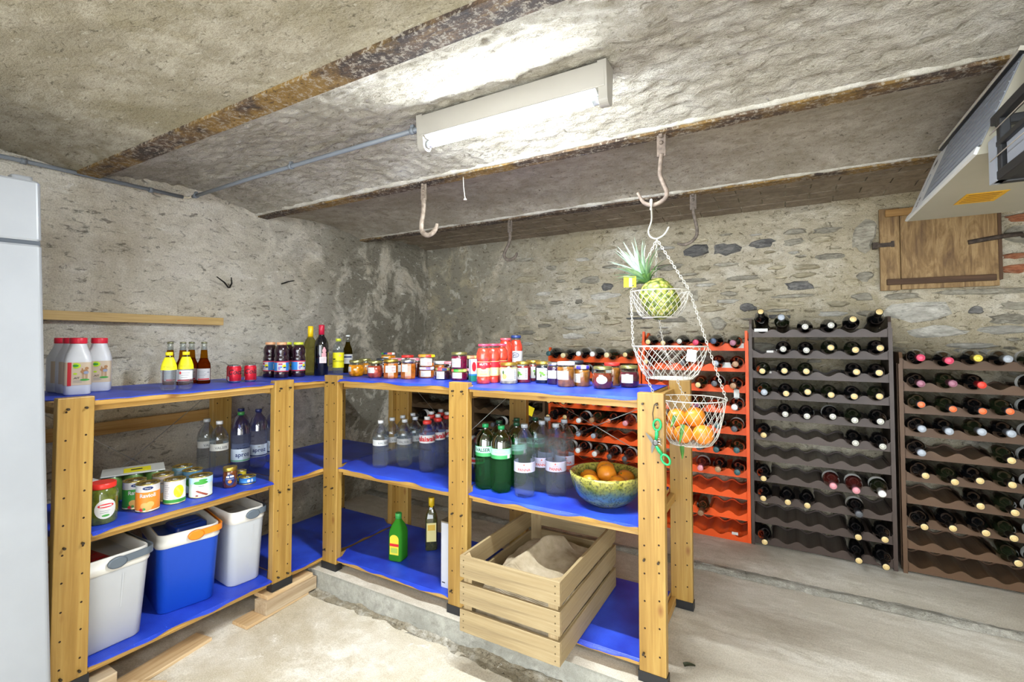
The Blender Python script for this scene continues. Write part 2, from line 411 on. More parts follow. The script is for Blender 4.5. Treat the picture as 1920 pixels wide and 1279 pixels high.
# rough white plaster lips beside the joists
for y, s_, yw in ((1.812, -1, .036), (2.654, -1, .034), (.983, 1, .012)):
    def lip(u, v, y=y, s_=s_, yw=yw):
        x = XL - .05 + (XR - XL + .1) * u; e = fb(Vector((x * 11, y, v)), 4)
        return (x, y + s_ * yw * (v * 1.2 - .12 + .12 * e), 2.014 - .020 * math.sin(PI * v) * (1 + .35 * e) + .012 * v)
    grid_obj('plaster_lip', m_lip, 300, 5, lip, ceil, flip=(s_ < 0))
# last vault: hollow bricks with open joints, under a film of plaster
b = MB()
def v5(u, v):
    x = XL - .08 + (XR - XL + .2) * u; y = 2.704 + (3.56 - 2.704) * v
    return (x, y, 2.020 + .05 * (1 - (2 * min(1, v * .9) - 1) ** 2))
grid_obj('vault_panel', m_rough, 40, 14, v5, ceil, flip=True)
m_brick = plaster('ceiling_brick', ('857867', '9c8e7b', 'ad9f8d'), pit='54493b', pitamt=.5, scale=2.5, bump=.6, bdist=.006)
bl, bw = .245, .105
for r in range(7):
    for c in range(22):
        x0 = XL - .03 + c * bl + (bl / 2 if r % 2 else 0); y0 = 2.712 + r * bw
        if x0 > XR: continue
        lp = []
        for yy in (y0 + .004, y0 + bw - .004):
            vv = (yy - 2.704) / .856; z = 2.014 + .05 * (1 - (2 * min(1, vv * .9) - 1) ** 2)
            lp.append((yy, z))
        j = rnd.uniform(-.003, .003)
        b = MB(); x1 = x0 + bl - .007
        b.add([(x0, lp[0][0], lp[0][1] + j), (x1, lp[0][0], lp[0][1] + j), (x1, lp[1][0], lp[1][1] + j), (x0, lp[1][0], lp[1][1] + j),
               (x0, lp[0][0], lp[0][1] + .02), (x1, lp[0][0], lp[0][1] + .02), (x1, lp[1][0], lp[1][1] + .02), (x0, lp[1][0], lp[1][1] + .02)],
              [(3, 2, 1, 0), (0, 1, 5, 4), (1, 2, 6, 5), (2, 3, 7, 6), (3, 0, 4, 7)])
        b.build('brick', m_brick, ceil)

# stones showing in the back wall
def stone_mat(name, a, c, d):
    q = NT(name); v = q.coord((1, 1, 2.6)); oi = q.n('ShaderNodeObjectInfo')
    n = q.noise(v, 9, 8, .65, .5); n2 = q.noise(v, 40, 5, .6)
    col = q.ramp(n, [(.3, a), (.5, c), (.72, d)])
    col = q.mix(q.ramp(n2, [(.34, .8), (.52, 0.0)]), col, a); n3 = q.noise(q.coord((.6, 1, 5)), 30, 6, .7, .4); col = q.mix(q.ramp(n3, [(.34, .75), (.42, 0.0)]), col, '4a453c')
    hv = q.n('ShaderNodeHueSaturation'); q.l(col, hv.inputs['Color'])
    mr = q.n('ShaderNodeMapRange'); mr.inputs['To Min'].default_value = .72; mr.inputs['To Max'].default_value = 1.15
    q.l(oi.outputs['Random'], mr.inputs[0]); q.l(mr.outputs[0], hv.inputs['Value'])
    q.l(hv.outputs[0], q.b.inputs['Base Color']); q.b.inputs['Roughness'].default_value = .85; q.bump(n, 1, .02); return q.m
ST = {'g': stone_mat('stone_grey', '7d776a', 'a39d8c', 'c4beae'), 'd': stone_mat('stone_dark', '4f4e4c', '757370', '9d9a92'),
      't': stone_mat('stone_tan', '9a8f72', 'bcb196', 'd8d0b8'), 'b': stone_mat('stone_brick', '8a4f33', 'b0714d', 'caa68c'), 'w': stone_mat('stone_pale', 'a09c90', 'c2beb2', 'e2dfd4')}
STONES = []
def stone(x0, x1, z0, z1, kind, seed, depth=.012):
    rr = random.Random(seed); n = 14; cx, cz = (x0 + x1) / 2, (z0 + z1) / 2; hw, hh = (x1 - x0) / 2, (z1 - z0) / 2
    outer = []; sk = rr.uniform(-.35, .35)
    for i in range(n):
        a = 2 * PI * (i + rr.uniform(-.35, .35)) / n; ca, sa = math.cos(a), math.sin(a)
        k = 1 / ((abs(ca) ** 2.6 + abs(sa) ** 2.6) ** (1 / 2.6)); k *= rr.uniform(.72, 1.06)
        outer.append((cx + hw * ca * k + sk * hh * sa * k, cz + hh * sa * k))
    tilt = rr.uniform(-.3, .3); tz = rr.uniform(-.5, .5)
    yb = YB + .014 * fb(Vector((cx * 1.7, 7, cz * 2)), 3)
    L0 = [(x, yb + .03, z) for x, z in outer]; L1 = [(x, yb - depth * rr.uniform(.1, .7), z) for x, z in outer]
    L2 = [(cx + (x - cx) * rr.uniform(.72, .9), yb - depth * (.9 + .35 * rr.random() + tilt * (x - cx) / hw + tz * (z - cz) / hh), cz + (z - cz) * rr.uniform(.6, .85)) for x, z in outer]
    bb = MB(); bb.loft([L0, L1, L2], 0, False, True, False); bb.build('stone', ST[kind], wb)
    STONES.append((x0, x1, z0, z1))
for i, q in enumerate([(-.60,-.43,1.78,1.87,'d'),(-.42,-.23,1.775,1.86,'d'),(-.19,-.04,1.80,1.865,'d'),(-.78,-.71,1.775,1.84,'g'),(-1.37,-1.19,1.64,1.70,'g'),(-1.31,-1.04,1.515,1.57,'w'),
    (-1.41,-1.345,1.49,1.53,'g'),(-1.20,-1.10,1.58,1.65,'d'),(-.36,-.11,1.60,1.635,'g'),(-.56,-.50,1.47,1.56,'g'),(-.40,-.25,1.455,1.485,'w'),(-.535,-.34,1.395,1.45,'t'),(-.27,-.15,1.395,1.455,'d'),
    (-.44,-.33,1.28,1.37,'g'),(.005,.16,1.515,1.585,'d'),(-.075,.16,1.475,1.50,'g'),(-.13,.13,1.42,1.46,'t'),(.22,.34,1.41,1.45,'t'),(.31,.40,1.53,1.58,'t'),(.15,.33,1.70,1.74,'g'),(0,.12,1.80,1.85,'g'),
    (-.52,-.42,1.685,1.72,'t'),(-.64,-.42,1.61,1.635,'g'),(-1.02,-.83,1.36,1.38,'d'),(-1.28,-1.14,1.40,1.425,'t'),(-1.3,-1.2,1.255,1.28,'w'),(.50,.83,1.31,1.43,'w'),(.60,.86,1.225,1.295,'w'),(.87,1.12,1.24,1.295,'w'),
    (.68,1.2,1.455,1.49,'g'),(.86,.93,1.35,1.395,'d'),(.98,1.14,1.365,1.42,'g'),(.93,1.14,1.295,1.35,'g'),(.995,1.1,1.56,1.61,'b'),(1.01,1.2,1.83,1.875,'b'),(1.01,1.2,1.70,1.82,'g'),(1.0,1.12,1.635,1.67,'b'),
    (.36,.475,1.72,1.93,'g'),(.37,.46,1.555,1.62,'g'),(.50,.67,1.44,1.485,'g'),(1.15,1.5,1.35,1.44,'g'),(1.2,1.5,1.6,1.7,'t'),(1.55,1.8,1.45,1.55,'w'),(-1.66,-1.56,1.77,1.81,'g'),(-1.03,-.93,1.74,1.79,'t'),
    (-.93,-.86,1.545,1.60,'g'),(-.86,-.74,1.48,1.51,'t'),(.05,.2,1.645,1.685,'t'),(-.22,-.05,1.70,1.735,'t'),(-.1,.05,1.345,1.375,'d'),(.17,.34,1.355,1.39,'w'),(.35,.46,1.44,1.49,'g'),(.24,.36,1.30,1.34,'t')]):
    stone(*q, seed=i)
tries = 0; cnt = 0
while cnt < 190 and tries < 9000:
    tries += 1; x = rnd.uniform(-1.9, 1.7); z = rnd.uniform(.95, 1.92); ww = rnd.uniform(.06, .24); hh = ww * rnd.uniform(.14, .32)
    if rnd.random() > (x + 2.4) / 2.6: continue
    if .44 < x + ww / 2 and x - ww / 2 < 1.02 and z > 1.44: continue
    a = (x - ww / 2, x + ww / 2, z - hh / 2, z + hh / 2)
    if any(a[0] < s[1] + .008 and a[1] > s[0] - .008 and a[2] < s[3] + .005 and a[3] > s[2] - .005 for s in STONES): continue
    stone(*a, rnd.choice('ggtttw' if x < .4 else 'gggwwtt'), seed=900 + cnt, depth=.011 if x < -.9 else .015); cnt += 1

# ------------------------------------------------------------------ shelf units
W_POST = wood('pine_post', 2, '8f6c2c', 'a98541', 'b99a54', coat=.12)
W_X = wood('pine_along_x', 0, 'a47c36', 'c29a52', 'd6b576', coat=.1)
W_Y = wood('pine_along_y', 1, 'a47c36', 'c29a52', 'd6b576', coat=.1)
W_RAWX = wood('raw_pine_x', 0, '8c7a5a', 'a8956f', 'bba985', rough=.65)
W_RAWY = wood('raw_pine_y', 1, '8c7a5a', 'a8956f', 'bba985', rough=.65)
m_black = plastic('black_plastic', '1c1d20', .45)
m_hole = M('dark_hole', '2b1a0c', .9)
m_steel = M('zinc_steel', 'b4b4b0', .35, 1)
m_dark_steel = M('dark_steel', '4a4238', .4, .8)
def mat_mat():
    q = NT('blue_mat'); v = q.coord((1, 1, 1))
    ck = q.n('ShaderNodeTexVoronoi'); ck.inputs['Scale'].default_value = 190; ck.inputs['Randomness'].default_value = .1; q.l(v, ck.inputs['Vector'])
    n = q.noise(v, 6, 4)
    c = q.mix(q.ramp(n, [(.35, 0.0), (.7, 1.0)]), '1c34a8', '2f52cf')
    n2 = q.noise(v, 120, 2); c = q.mix(q.ramp(n2, [(.72, 0.0), (.78, .5)]), c, 'a8b4e0')
    q.l(c, q.b.inputs['Base Color']); q.b.inputs['Roughness'].default_value = .42; q.bump(ck.outputs['Distance'], .5, .002); return q.m
m_mat = mat_mat()

def post(parent, x0, x1, y0, y1, z1, axis, mid=None, holes=True, name='post', lean=0):
    """a pine post whose wide face looks along axis ('x' or 'y'); with peg holes, and a black foot"""
    cx, cy = (x0 + x1) / 2, (y0 + y1) / 2; hx, hy = (x1 - x0) / 2, (y1 - y0) / 2
    bb = MB(); bb.box(-hx, hx, -hy, hy, .03, z1)
    o = bb.build(name, W_POST, parent, (cx, cy, 0), bevel=.003)
    f = MB(); f.box(-hx - .003, hx + .003, -hy - .003, hy + .003, 0, .036); f.build('foot_cap', m_black, o)
    if holes:
        h = MB(); z = .09; kk = 0
        while z < z1 - .03:
            for s in (-.27, .27):
                zz = z + (.012 if s > 0 else 0) + rnd.uniform(-.002, .002)
                ring = []
                for i in range(8):
                    a = 2 * PI * i / 8; u = .0036 * math.cos(a); vv = .0036 * math.sin(a)
                    ring.append((u + s * 2 * hx, -hy - .0006, zz + vv) if axis == 'y' else (hx + .0006, u + s * 2 * hy, zz + vv))
                h.add(ring, [list(range(8))])
            z += .097
        tag(h.build('peg_holes', m_hole, o), kind='stuff')
    return o
def peg(parent, x, y, z, axis):
    bb = MB(); T = Matrix.Rotation(PI / 2, 4, 'X') if axis == 'y' else Matrix.Rotation(PI / 2, 4, 'Y')
    bb.lathe([(.0038, -.004), (.0046, .008), (.004, .010)], 10, 0, T=T); bb.build('peg', m_dark_steel, parent, (x, y, z))

def mat_obj(label, x0, x1, y0, y1, z, front, seed, e0=0, e1=0, cut=1.777):
    """blue ribbed liner with a wavy front edge that droops over the board"""
    nu, nv = 60, 20; th = .0028
    def top(u, v):
        if front == 'y':
            v = 0 if v == 0 else .0065 / (y1 - y0) if v < .06 else .5 * (cut - y0) / (y1 - y0) if v < .12 else (cut - .0005 - y0) / (y1 - y0) if v < .17 else max(v, (cut + .0005 - y0) / (y1 - y0))
            y = y0 + (y1 - y0) * v; k_ = 1 if y > cut else 0
            x = (x0 - e0 * k_) + (x1 - x0 + (e0 + e1) * k_) * u
            wv = fb(Vector((x * 6, seed, 0)), 2); wv2 = fb(Vector((x * 3.1, seed + 4, 0)), 2)
            if v == 0: y += -.004 + .010 * wv; dz = -max(0, min(.010, (y0 + .002 - y) * .9))
            else: dz = 0
            return (x, y, z + dz)
        v = 0 if v == 0 else .0065 / (x1 - x0) if v < .06 else .5 * (x1 + cut) / (x1 - x0) if v < .12 else (x1 + cut + .0005) / (x1 - x0) if v < .17 else max(v, (x1 + cut + .0015) / (x1 - x0))
        x = x1 - (x1 - x0) * v; k_ = 1 if x < -cut - .001 else 0
        y = (y0 - e0 * k_) + (y1 - y0 + (e0 + e1) * k_) * u
        wv = fb(Vector((y * 6, seed, 0)), 2); wv2 = fb(Vector((y * 3.1, seed + 4, 0)), 2)
        dz = 0
        if v == 0: x += .004 + .010 * wv; dz = -max(0, min(.010, (x - x1 - .002) * .9))
        return (x, y, z + dz)
    v = [top(i / nu, j / nv) for j in range(nv + 1) for i in range(nu + 1)]; W = nu + 1; N = len(v)
    f = [[j * W + i, j * W + i + 1, (j + 1) * W + i + 1, (j + 1) * W + i] for j in range(nv) for i in range(nu)]
    v2 = [(a, bq, c - th) for a, bq, c in v]; f2 = [[N + q for q in reversed(ff)] for ff in f]
    rim = [i for i in range(nu)]; side = [[i + 1, i, N + i, N + i + 1] for i in rim]
    bb = MB(); bb.add(v + v2, f + f2 + side, 0, False)
    return tag(bb.build('shelf_mat', m_mat), label, 'shelf mat', 'blue shelf mats')

def board(parent, x0, x1, y0, y1, z, along, e0=0, e1=0):
    """shelf: a slab with a front and a back ledger"""
    bb = MB(); t = .018
    if along == 'x': bb.box(x0, x1, y0, 1.7755, z - t, z); bb.box(x0 - e0, x1 + e1, 1.7755, y1, z - t, z)
    else: bb.box(-2.1985, x1, y0, y1, z - t, z); bb.box(x0, -2.1985, y0 - e0, y1 + e1, z - t, z)
    o = bb.build('shelf_board', W_X if along == 'x' else W_Y, parent, bevel=.002)
    l = MB()
    if along == 'x': l.box(x0, x1, y0 + .03, y0 + .05, z - t - .022, z - t)
    else: l.box(x1 - .05, x1 - .03, y0, y1, z - t - .022, z - t)
    l.build('ledger', W_X if along == 'x' else W_Y, o)
    return o
T1, M2, B2 = 1.005, .538, .066
U1, M1, B1 = 1.000, .525, .056
# unit standing across the room
u2 = thing('shelf_unit', 'long honey pine shelf unit crossing the room on the concrete kerb, jars on top', 'shelf unit', (0, 0, 0))
PX = [(-2.166, -2.060), (-1.326, -1.222), (-.470, -.375)]
YF, YK = 1.737, 2.320
for i, (a, bq) in enumerate(PX):
    post(u2, a, bq, YF, YF + .036, 1.024, 'y', lean=0); post(u2, a, bq, YK - .036, YK, 1.030, 'y')
    for z in (T1 - .026, M2 - .026, B2 - .022):
        r = MB(); xr = a + .012 if i == 2 else (a + bq) / 2
        r.box(xr - .011, xr + .011, YF + .036, YK - .036, z - .036, z + .010 if z > .9 and i == 2 else z); r.build('side_rail', W_Y, u2, bevel=.002)
    for z in (.985, .440 if i == 1 else .43, .10):
        for s in ((-.025, .025) if z > .2 else (-.03,)):
            peg(u2, (a + bq) / 2 + s, YF - .004, z, 'y')
for (a, bq, e0, e1) in ((-2.060, -1.326, .05, .05), (-1.222, -.470, .05, 0)):
    for z in (T1, M2, B2): board(u2, a + .001, bq - .001, 1.748, 2.281, z - .003, 'x', e0, e1)
def rod(parent, p, q):
    bb = MB(); bb.tube([p, q], .0019, 6); bb.build('brace_rod', m_steel, parent)
rod(u2, (-2.06, 2.326, .92), (-1.33, 2.326, .30)); rod(u2, (-1.33, 2.330, .92), (-2.06, 2.330, .30))
rod(u2, (-1.22, 2.326, .60), (-.47, 2.326, .95)); rod(u2, (-1.22, 2.330, .95), (-.47, 2.330, .60))
for i, (a, bq, side) in enumerate(((-2.058, -1.328, 'left'), (-1.220, -.472, 'right'))):
    for z, nm in ((T1, 'top'), (M2, 'middle'), (B2, 'bottom')):
        mat_obj(f'blue mat on the {nm} shelf, {side} bay of the kerb-side unit', a, bq, 1.744, 2.279, z, 'y', i * 7 + z * 10, .05, 0 if i else .05)
# unit along the left wall
u1 = thing('shelf_unit', 'honey pine shelf unit along the left wall beside the fridge, coolers below', 'shelf unit', (0, 0, 0))
PY = [(.646, .748), (1.447, 1.551), (2.250, 2.352)]
XF, XK = -2.160, -2.740
for i, (a, bq) in enumerate(PY):
    post(u1, XF - .036, XF, a, bq, 1.014 if i < 2 else 1.0, 'x'); post(u1, XK, XK + .036, a, bq, .99, 'x')
    for z in (U1 - .022, M1 - .022, B1 - .02):
        r = MB(); r.box(XK + .036, XF - .036, (a + bq) / 2 - .011, (a + bq) / 2 + .011, z - .036, z); r.build('side_rail', W_X, u1, bevel=.002)
    for z in (.975, .47 if i else .50, .06):
        for s in (-.025, .025): peg(u1, XF + .004, (a + bq) / 2 + s, z, 'x')
for (a, bq, e0) in ((.748, 1.447, .10), (1.551, 2.250, .05)):
    for z in (U1, M1, B1): board(u1, -2.703, -2.168, a + .001, bq - .001, z - .003, 'y', e0, .05)
rod(u1, (-2.745, .75, .36), (-2.745, 1.45, .92)); rod(u1, (-2.750, .75, .92), (-2.750, 1.45, .36))
for i, (a, bq, side) in enumerate(((.63, 1.447, 'near'), (1.551, 2.250, 'far'))):
    for z, nm in ((U1, 'top'), (M1, 'middle'), (B1, 'bottom')):
        mat_obj(f'blue mat on the {nm} shelf, {side} bay of the wall-side unit', -2.70, -2.164, .750 if i == 0 else 1.553, bq - .002, z, 'x', i * 7 + z * 10 + 3, .10 if i == 0 else .049, .049, 2.199)
# ------------------------------------------------------------------ lamp, conduit, ceiling hooks
m_tube = M('lamp_tube_glow', 'ffffff', .3, emit=TUBE_MAIN)
m_fill_tube = M('fill_tube_glow', 'ffffff', .3, emit=TUBE_FILL)
m_lampw = plastic('lamp_enamel', 'a39e94', .4, .05)
m_alu = M('tube_cap', 'c8ccd0', .3, .6)
def fixture(label, loc, tm):
    t = thing('batten_lamp', label, 'lamp', loc)
    bb = MB(); L = .365
    lp = lambda x: [(x, -.030, .0), (x, .030, .0), (x, .033, .075), (x, -.033, .075)]
    bb.loft([lp(-L), lp(L)], 0, smooth=False); bb.build('housing', m_lampw, t, bevel=.003)
    rb = MB(); rb.loft([[(x, -.028, -.001), (x, .028, -.001), (x, .018, -.010), (x, -.018, -.010)] for x in (-L + .03, L - .03)], 0, smooth=False)
    rb.build('reflector', M('lamp_white', 'f4f4f2', .35), t)
    for s in (-1, 1):
        e = MB(); prof = []
        for i in range(13):
            a = PI + PI * i / 12; prof.append((.024 * math.cos(a), -.030 + .022 * math.sin(a)))
        prof = [(-.034, .078)] + prof[0:1] + prof[1:-1] + prof[-1:] + [(.034, .078)]
        e.loft([[(s * (L + d), y, z) for y, z in (prof if s > 0 else prof[::-1])] for d in ((-.022, .006) if s > 0 else (-.022, .006))], 0, smooth=False)
        h = e.build('end_holder', m_lampw, t)
    tb = MB(); T = Matrix.Rotation(PI / 2, 4, 'Y'); tb.lathe([(.0128, -L + .045), (.0128, L - .045)], 20, 0, T=T); o = tb.build('tube', tm, t, (0, 0, -.027))
    for s in (-1, 1):
        c = MB(); c.lathe([(.0134, -.013), (.0134, .013)], 16, 0, T=T); c.build('tube_cap', m_alu, t, (s * (L - .034), 0, -.027))
    return t
lamp = fixture('white fluorescent batten lamp glowing on the pale vaulted ceiling', (-.822, 1.388, 1.982), m_tube)
ld = bpy.data.lights.new('reflector_light', 'AREA'); ld.shape = 'RECTANGLE'; ld.size = .62; ld.size_y = .024; ld.energy = DOWN_MAIN; ld.color = (.88, .945, 1.0)
lo_ = bpy.data.objects.new('reflector_light', ld); COL.objects.link(lo_); lo_.parent = lamp; lo_.location = (0, 0, -.0415)
fill_lamp = fixture('added unseen fill lamp on the ceiling behind the viewer', (.75, -.36, 1.965), m_fill_tube)  # lamp added out of view to brighten the room
ld2 = ld.copy(); ld2.energy = DOWN_FILL; lo2 = bpy.data.objects.new('reflector_light', ld2); COL.objects.link(lo2); lo2.parent = fill_lamp; lo2.location = (0, 0, -.0415)  # downward area light of the added fill lamp
m_cond = plastic('grey_conduit', '7f868d', .4, .1)
def conduit(label, pts, clips, r=.0095):
    t = thing('conduit', label, 'pipe', pts[0]); o = Vector(pts[0])
    bb = MB(); bb.tube([Vector(p) - o for p in pts], r, 12); bb.build('pipe', m_cond, t)
    for c, ax in clips:
        k_ = MB(); T = Matrix.Rotation(PI / 2, 4, 'X' if ax == 'y' else 'Y')
        k_.lathe([(r + .004, -.009), (r + .004, .009)], 14, 0, T=T)
        if ax == 'y': k_.box(0 - .016, .004, -.008, .008, -.006, .006)
        else: k_.box(-.008, .008, -.006, .006, .004, .022)
        k_.build('clip', m_cond, t, Vector(c) - o)
    return t
conduit('grey plastic conduit running along the top of the left wall', [(-2.862, .3, 1.985), (-2.862, .8, 1.994), (-2.862, 1.352, 2.000)], [((-2.862, 1.20, 1.997), 'y'), ((-2.862, .72, 1.992), 'y')])
conduit('grey plastic conduit crossing the ceiling to the lamp', [(-2.83, 1.388, 2.006), (-2.3, 1.388, 2.018), (-1.7, 1.39, 2.024), (-1.192, 1.39, 2.026)], [((-2.80, 1.388, 2.007), 'x'), ((-1.98, 1.389, 2.021), 'x'), ((-1.24, 1.39, 2.026), 'x')])
bb = MB(); bb.tube([(-2.862, 1.345, 2.000), (-2.862, 1.368, 2.000), (-2.860, 1.382, 2.003), (-2.852, 1.388, 2.010), (-2.835, 1.388, 2.012)], .0045, 8)
tag(bb.build('cable', M('cream_cable', 'd8cdb4', .5)), 'short cream cable bridging the gap between the two grey conduits', 'cable')

def iron(name, a, c, d):
    q = NT(name); n = q.noise(q.coord(), 40, 6, .65); q.l(q.ramp(n, [(.3, a), (.5, c), (.7, d)]), q.b.inputs['Base Color'])
    q.b.inputs['Roughness'].default_value = .75; q.b.inputs['Metallic'].default_value = .2; q.bump(n, .5, .002); return q.m
m_iron1 = iron('iron_pinkish', '4e433b', '6a5c50', '807163'); m_iron2 = iron('iron_pale', '67584a', '8d7f70', 'a89b8c'); m_iron3 = iron('iron_dark', '4b423a', '6a5f54', '8a7d70')
def hook(label, x, y, path, r, mat, plate=.09):
    t = thing('iron_hook', label, 'hook', (x, y, 2.0))
    bb = MB(); bb.box(-.017, .017, -.003, .003, -plate, -.004); bb.build('plate', mat, t, bevel=.002)
    c = MB(); c.tube([(0, .003, -.012), (0, .012, -.006), (0, .010, .004), (0, -.010, .004), (0, -.014, -.006), (0, -.008, -.02)], [.008] * 6, 8, flat=.5); c.build('clamp', mat, t)
    k_ = MB(); T = Matrix.Translation((0, -.004, -.038)) @ Matrix.Rotation(PI / 2, 4, 'X'); k_.lathe([(.008, 0), (.0075, .004), (.003, .006)], 8, 0, T=T); k_.build('bolt', mat, t)
    # smooth the bend
    P = [Vector(p) for p in path]; Q = []
    for i in range(len(P) - 1):
        p0, p1, p2, p3 = P[max(i - 1, 0)], P[i], P[i + 1], P[min(i + 2, len(P) - 1)]
        for s in range(6):
            u = s / 6; Q.append(.5 * ((2 * p1) + (p2 - p0) * u + (2 * p0 - 5 * p1 + 4 * p2 - p3) * u * u + (3 * p1 - p0 - 3 * p2 + p3) * u ** 3))
    Q.append(P[-1]); n = len(Q)
    rr = [r * (1.25 if i < 2 else 1.0 if i < n * .8 else 1 - .45 * (i - n * .8) / (n * .2)) for i in range(n)]
    h = MB(); h.tube(Q, rr, 10, flat=.8); h.build('hook_rod', mat, t); return t
hook('large rusty iron hook carrying the hanging basket', -.394, 1.828, [(0, 0, -.08), (-.004, 0, -.115), (-.006, 0, -.16), (.006, 0, -.195), (.018, 0, -.228), (.008, 0, -.256), (-.033, 0, -.271), (-.068, 0, -.256), (-.092, 0, -.214)], .0085, m_iron1)
hook('pale rusty iron hook on the middle joist left of the lamp end', -1.556, 1.828, [(0, 0, -.08), (0, 0, -.12), (-.004, 0, -.16), (-.012, 0, -.20), (-.010, 0, -.240), (.018, 0, -.264), (.052, 0, -.262), (.078, 0, -.24), (.086, 0, -.215)], .013, m_iron2)
hook('grey iron hook on the rear joist, left one near the corner', -1.545, 2.672, [(0, 0, -.08), (0, 0, -.12), (-.010, 0, -.16), (-.035, 0, -.20), (-.045, 0, -.235), (-.022, 0, -.262), (.015, 0, -.262), (.042, 0, -.245), (.052, 0, -.222)], .011, m_iron3, .085)
hook('thin dark iron hook on the rear joist behind the big hook', -.413, 2.672, [(0, 0, -.08), (.002, 0, -.115), (.012, 0, -.16), (.018, 0, -.205), (.010, 0, -.24), (-.020, 0, -.266), (-.055, 0, -.272), (-.085, 0, -.262)], .0085, m_iron3)
bb = MB(); bb.tube([(-1.317, 1.832, 1.990), (-1.314, 1.832, 1.94), (-1.306, 1.832, 1.885)], .0022, 6); bb.lathe([(.009, -.004), (.006, .003)], 10, 0, T=Matrix.Translation((-1.305, 1.832, 1.882)))
tag(bb.build('plaster_wire', M('pale_wire', 'd9d2c6', .7)), 'thin pale wire end dangling from the middle joist', 'wire')
# nails in the left wall
m_nail = M('black_nail', '2a2722', .6, .5)
def nail(pts, label):
    n_ = MB(); n_.tube(pts, [.0045] * (len(pts) - 1) + [.003], 8); tag(n_.build('wall_nail', m_nail), label, 'nail', 'old nails in the left wall')
nail([(-2.875, 1.615, 1.525), (-2.845, 1.575, 1.55), (-2.815, 1.515, 1.575)], 'bent black nail in left wall, left prong of the V shape')
nail([(-2.875, 1.622, 1.525), (-2.85, 1.620, 1.55), (-2.82, 1.600, 1.580)], 'bent black nail in left wall, right prong of the V shape')
nail([(-2.89, 1.97, 1.585), (-2.84, 1.985, 1.598), (-2.80, 2.0, 1.604)], 'single black nail in left wall above the grape juice')
def lath(label, y0, y1, z0, z1, zt, mat):
    bb = MB(); bb.loft([[(-2.872, y, zc - h / 2), (-2.840, y, zc - h / 2), (-2.840, y, zc + h / 2), (-2.872, y, zc + h / 2)] for y, zc, h in ((y0, z0, zt), (y1, z1, zt))], 0, smooth=False)
    return tag(bb.build('wall_batten', mat, bevel=.002), label, 'batten')
lath('light pine batten fixed across the left wall above the milk', .55, 1.572, 1.328, 1.320, .043, wood('pine_batten_y', 1, 'bd9a58', 'd8b97c', 'e6cf9c', rough=.6))
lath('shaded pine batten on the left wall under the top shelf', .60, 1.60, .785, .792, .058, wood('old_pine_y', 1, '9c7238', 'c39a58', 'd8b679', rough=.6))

# ------------------------------------------------------------------ fridge
m_frid = plastic('fridge_enamel', '9c9fa3', .35, .0)
fr = thing('fridge_freezer', 'tall white fridge freezer at the left edge beside the wall shelves', 'fridge', (-2.39, .33, -.100))
fr.rotation_euler = (math.radians(2.2), 0, 0)
bb = MB(); bb.loft([rrect(.56, .60, .012, z) for z in (.035, 1.80)], 0, smooth=False); bb.build('cabinet', m_frid, fr, bevel=.003)
def door(name, z0, z1):
    bb = MB(); bb.loft([rrect(.050 - d, .60 - d, .014, z, cx=.308) for z, d in ((z0, .008), (z0 + .006, 0), (z1 - .006, 0), (z1, .008))], 0, smooth=False); return bb.build(name, m_frid, fr)
door('fridge_door', .05, 1.607); door('freezer_door', 1.620, 1.81)
bb = MB(); bb.box(.26, .325, -.296, .296, 1.603, 1.624); bb.build('door_gasket', M('gasket', '4a5058', .6), fr)
bb = MB(); bb.loft([rrect(.05, .05, .012, z, cx=.29, cy=.262) for z in (1.805, 1.825)], 0); bb.build('hinge_cover', m_frid, fr)
for sx in (-.2, .2):
    for sy in (-.25, .25):
        f = MB(); f.lathe([(.018, 0), (.015, .04)], 12, 0); f.build('foot', m_black, fr, (sx, sy, .003 if sy < 0 else -.0))

# ------------------------------------------------------------------ bottles, jars and tins
WHT = M('paper_white', 'd2d1cc', .65); INK = M('ink_black', '24242a', .6); INKG = M('ink_grey', '8a8c90', .6); RED = M('print_red', 'd6202c', .5)
NAVY = M('print_navy', '1d2f63', .5); SKY = M('print_blue', '2f86cf', .5); YEL = M('print_yellow', 'f2e61e', .5); GRN = M('print_green', '3f9a3a', .5)
LIME = M('print_lime', 'b7d81f', .5); TAN = M('print_tan', 'cbb79c', .6); CREAM = M('print_cream', 'd2c688', .6); ORG = M('print_orange', 'ee8a2a', .5)
GOLD = M('lid_gold', 'c9a94a', .3, .85); GGOLD = M('lid_green_gold', 'a9a566', .3, .8); SILV = M('tin_silver', 'c4c6c4', .25, .9); PINK = M('print_pink', 'e58aa0', .5)
LIDRED = plastic('lid_red', 'd8342e', .35, .05); LIDWHT = plastic('lid_white', 'eeeeea', .35, .05); LIDDK = plastic('lid_dark', '2e3138', .4, .05); LIDBLUE = plastic('lid_blue', '24386e', .4, .05)
GLASSC = thinclear('clear_glass', 'f1f6f2', .25); PETC = thinclear('pet_clear', 'eef4f7', .2)
WATER = glassy('water_fill', 'f4f9fb', 1.18, .40); WATERB = glassy('water_fill_blue', 'e6ebfa', 1.18, .40); WATERG = glassy('water_fill_green', '8fdc9e', 1.18, .38)
def content(name, col, rough=.18):
    if name in MATS: return MATS[name]
    q = NT(name); n = q.noise(q.coord(), 45, 5, .6); c0 = bytes.fromhex(col)
    q.l(q.mix(q.ramp(n, [(.35, 0.0), (.7, 1.0)]), tuple(int(x * .72) for x in c0), tuple(min(255, int(x * 1.12)) for x in c0)), q.b.inputs['Base Color'])
    q.b.inputs['Roughness'].default_value = rough; q.b.inputs['Coat Weight'].default_value = 1; q.b.inputs['Coat Roughness'].default_value = .04; MATS[name] = q.m; return q.m
def put(name, label, cat, x, y, z, off=0, group=None): return thing(name, label, cat, (x, y, z), face(x, y, off), group)
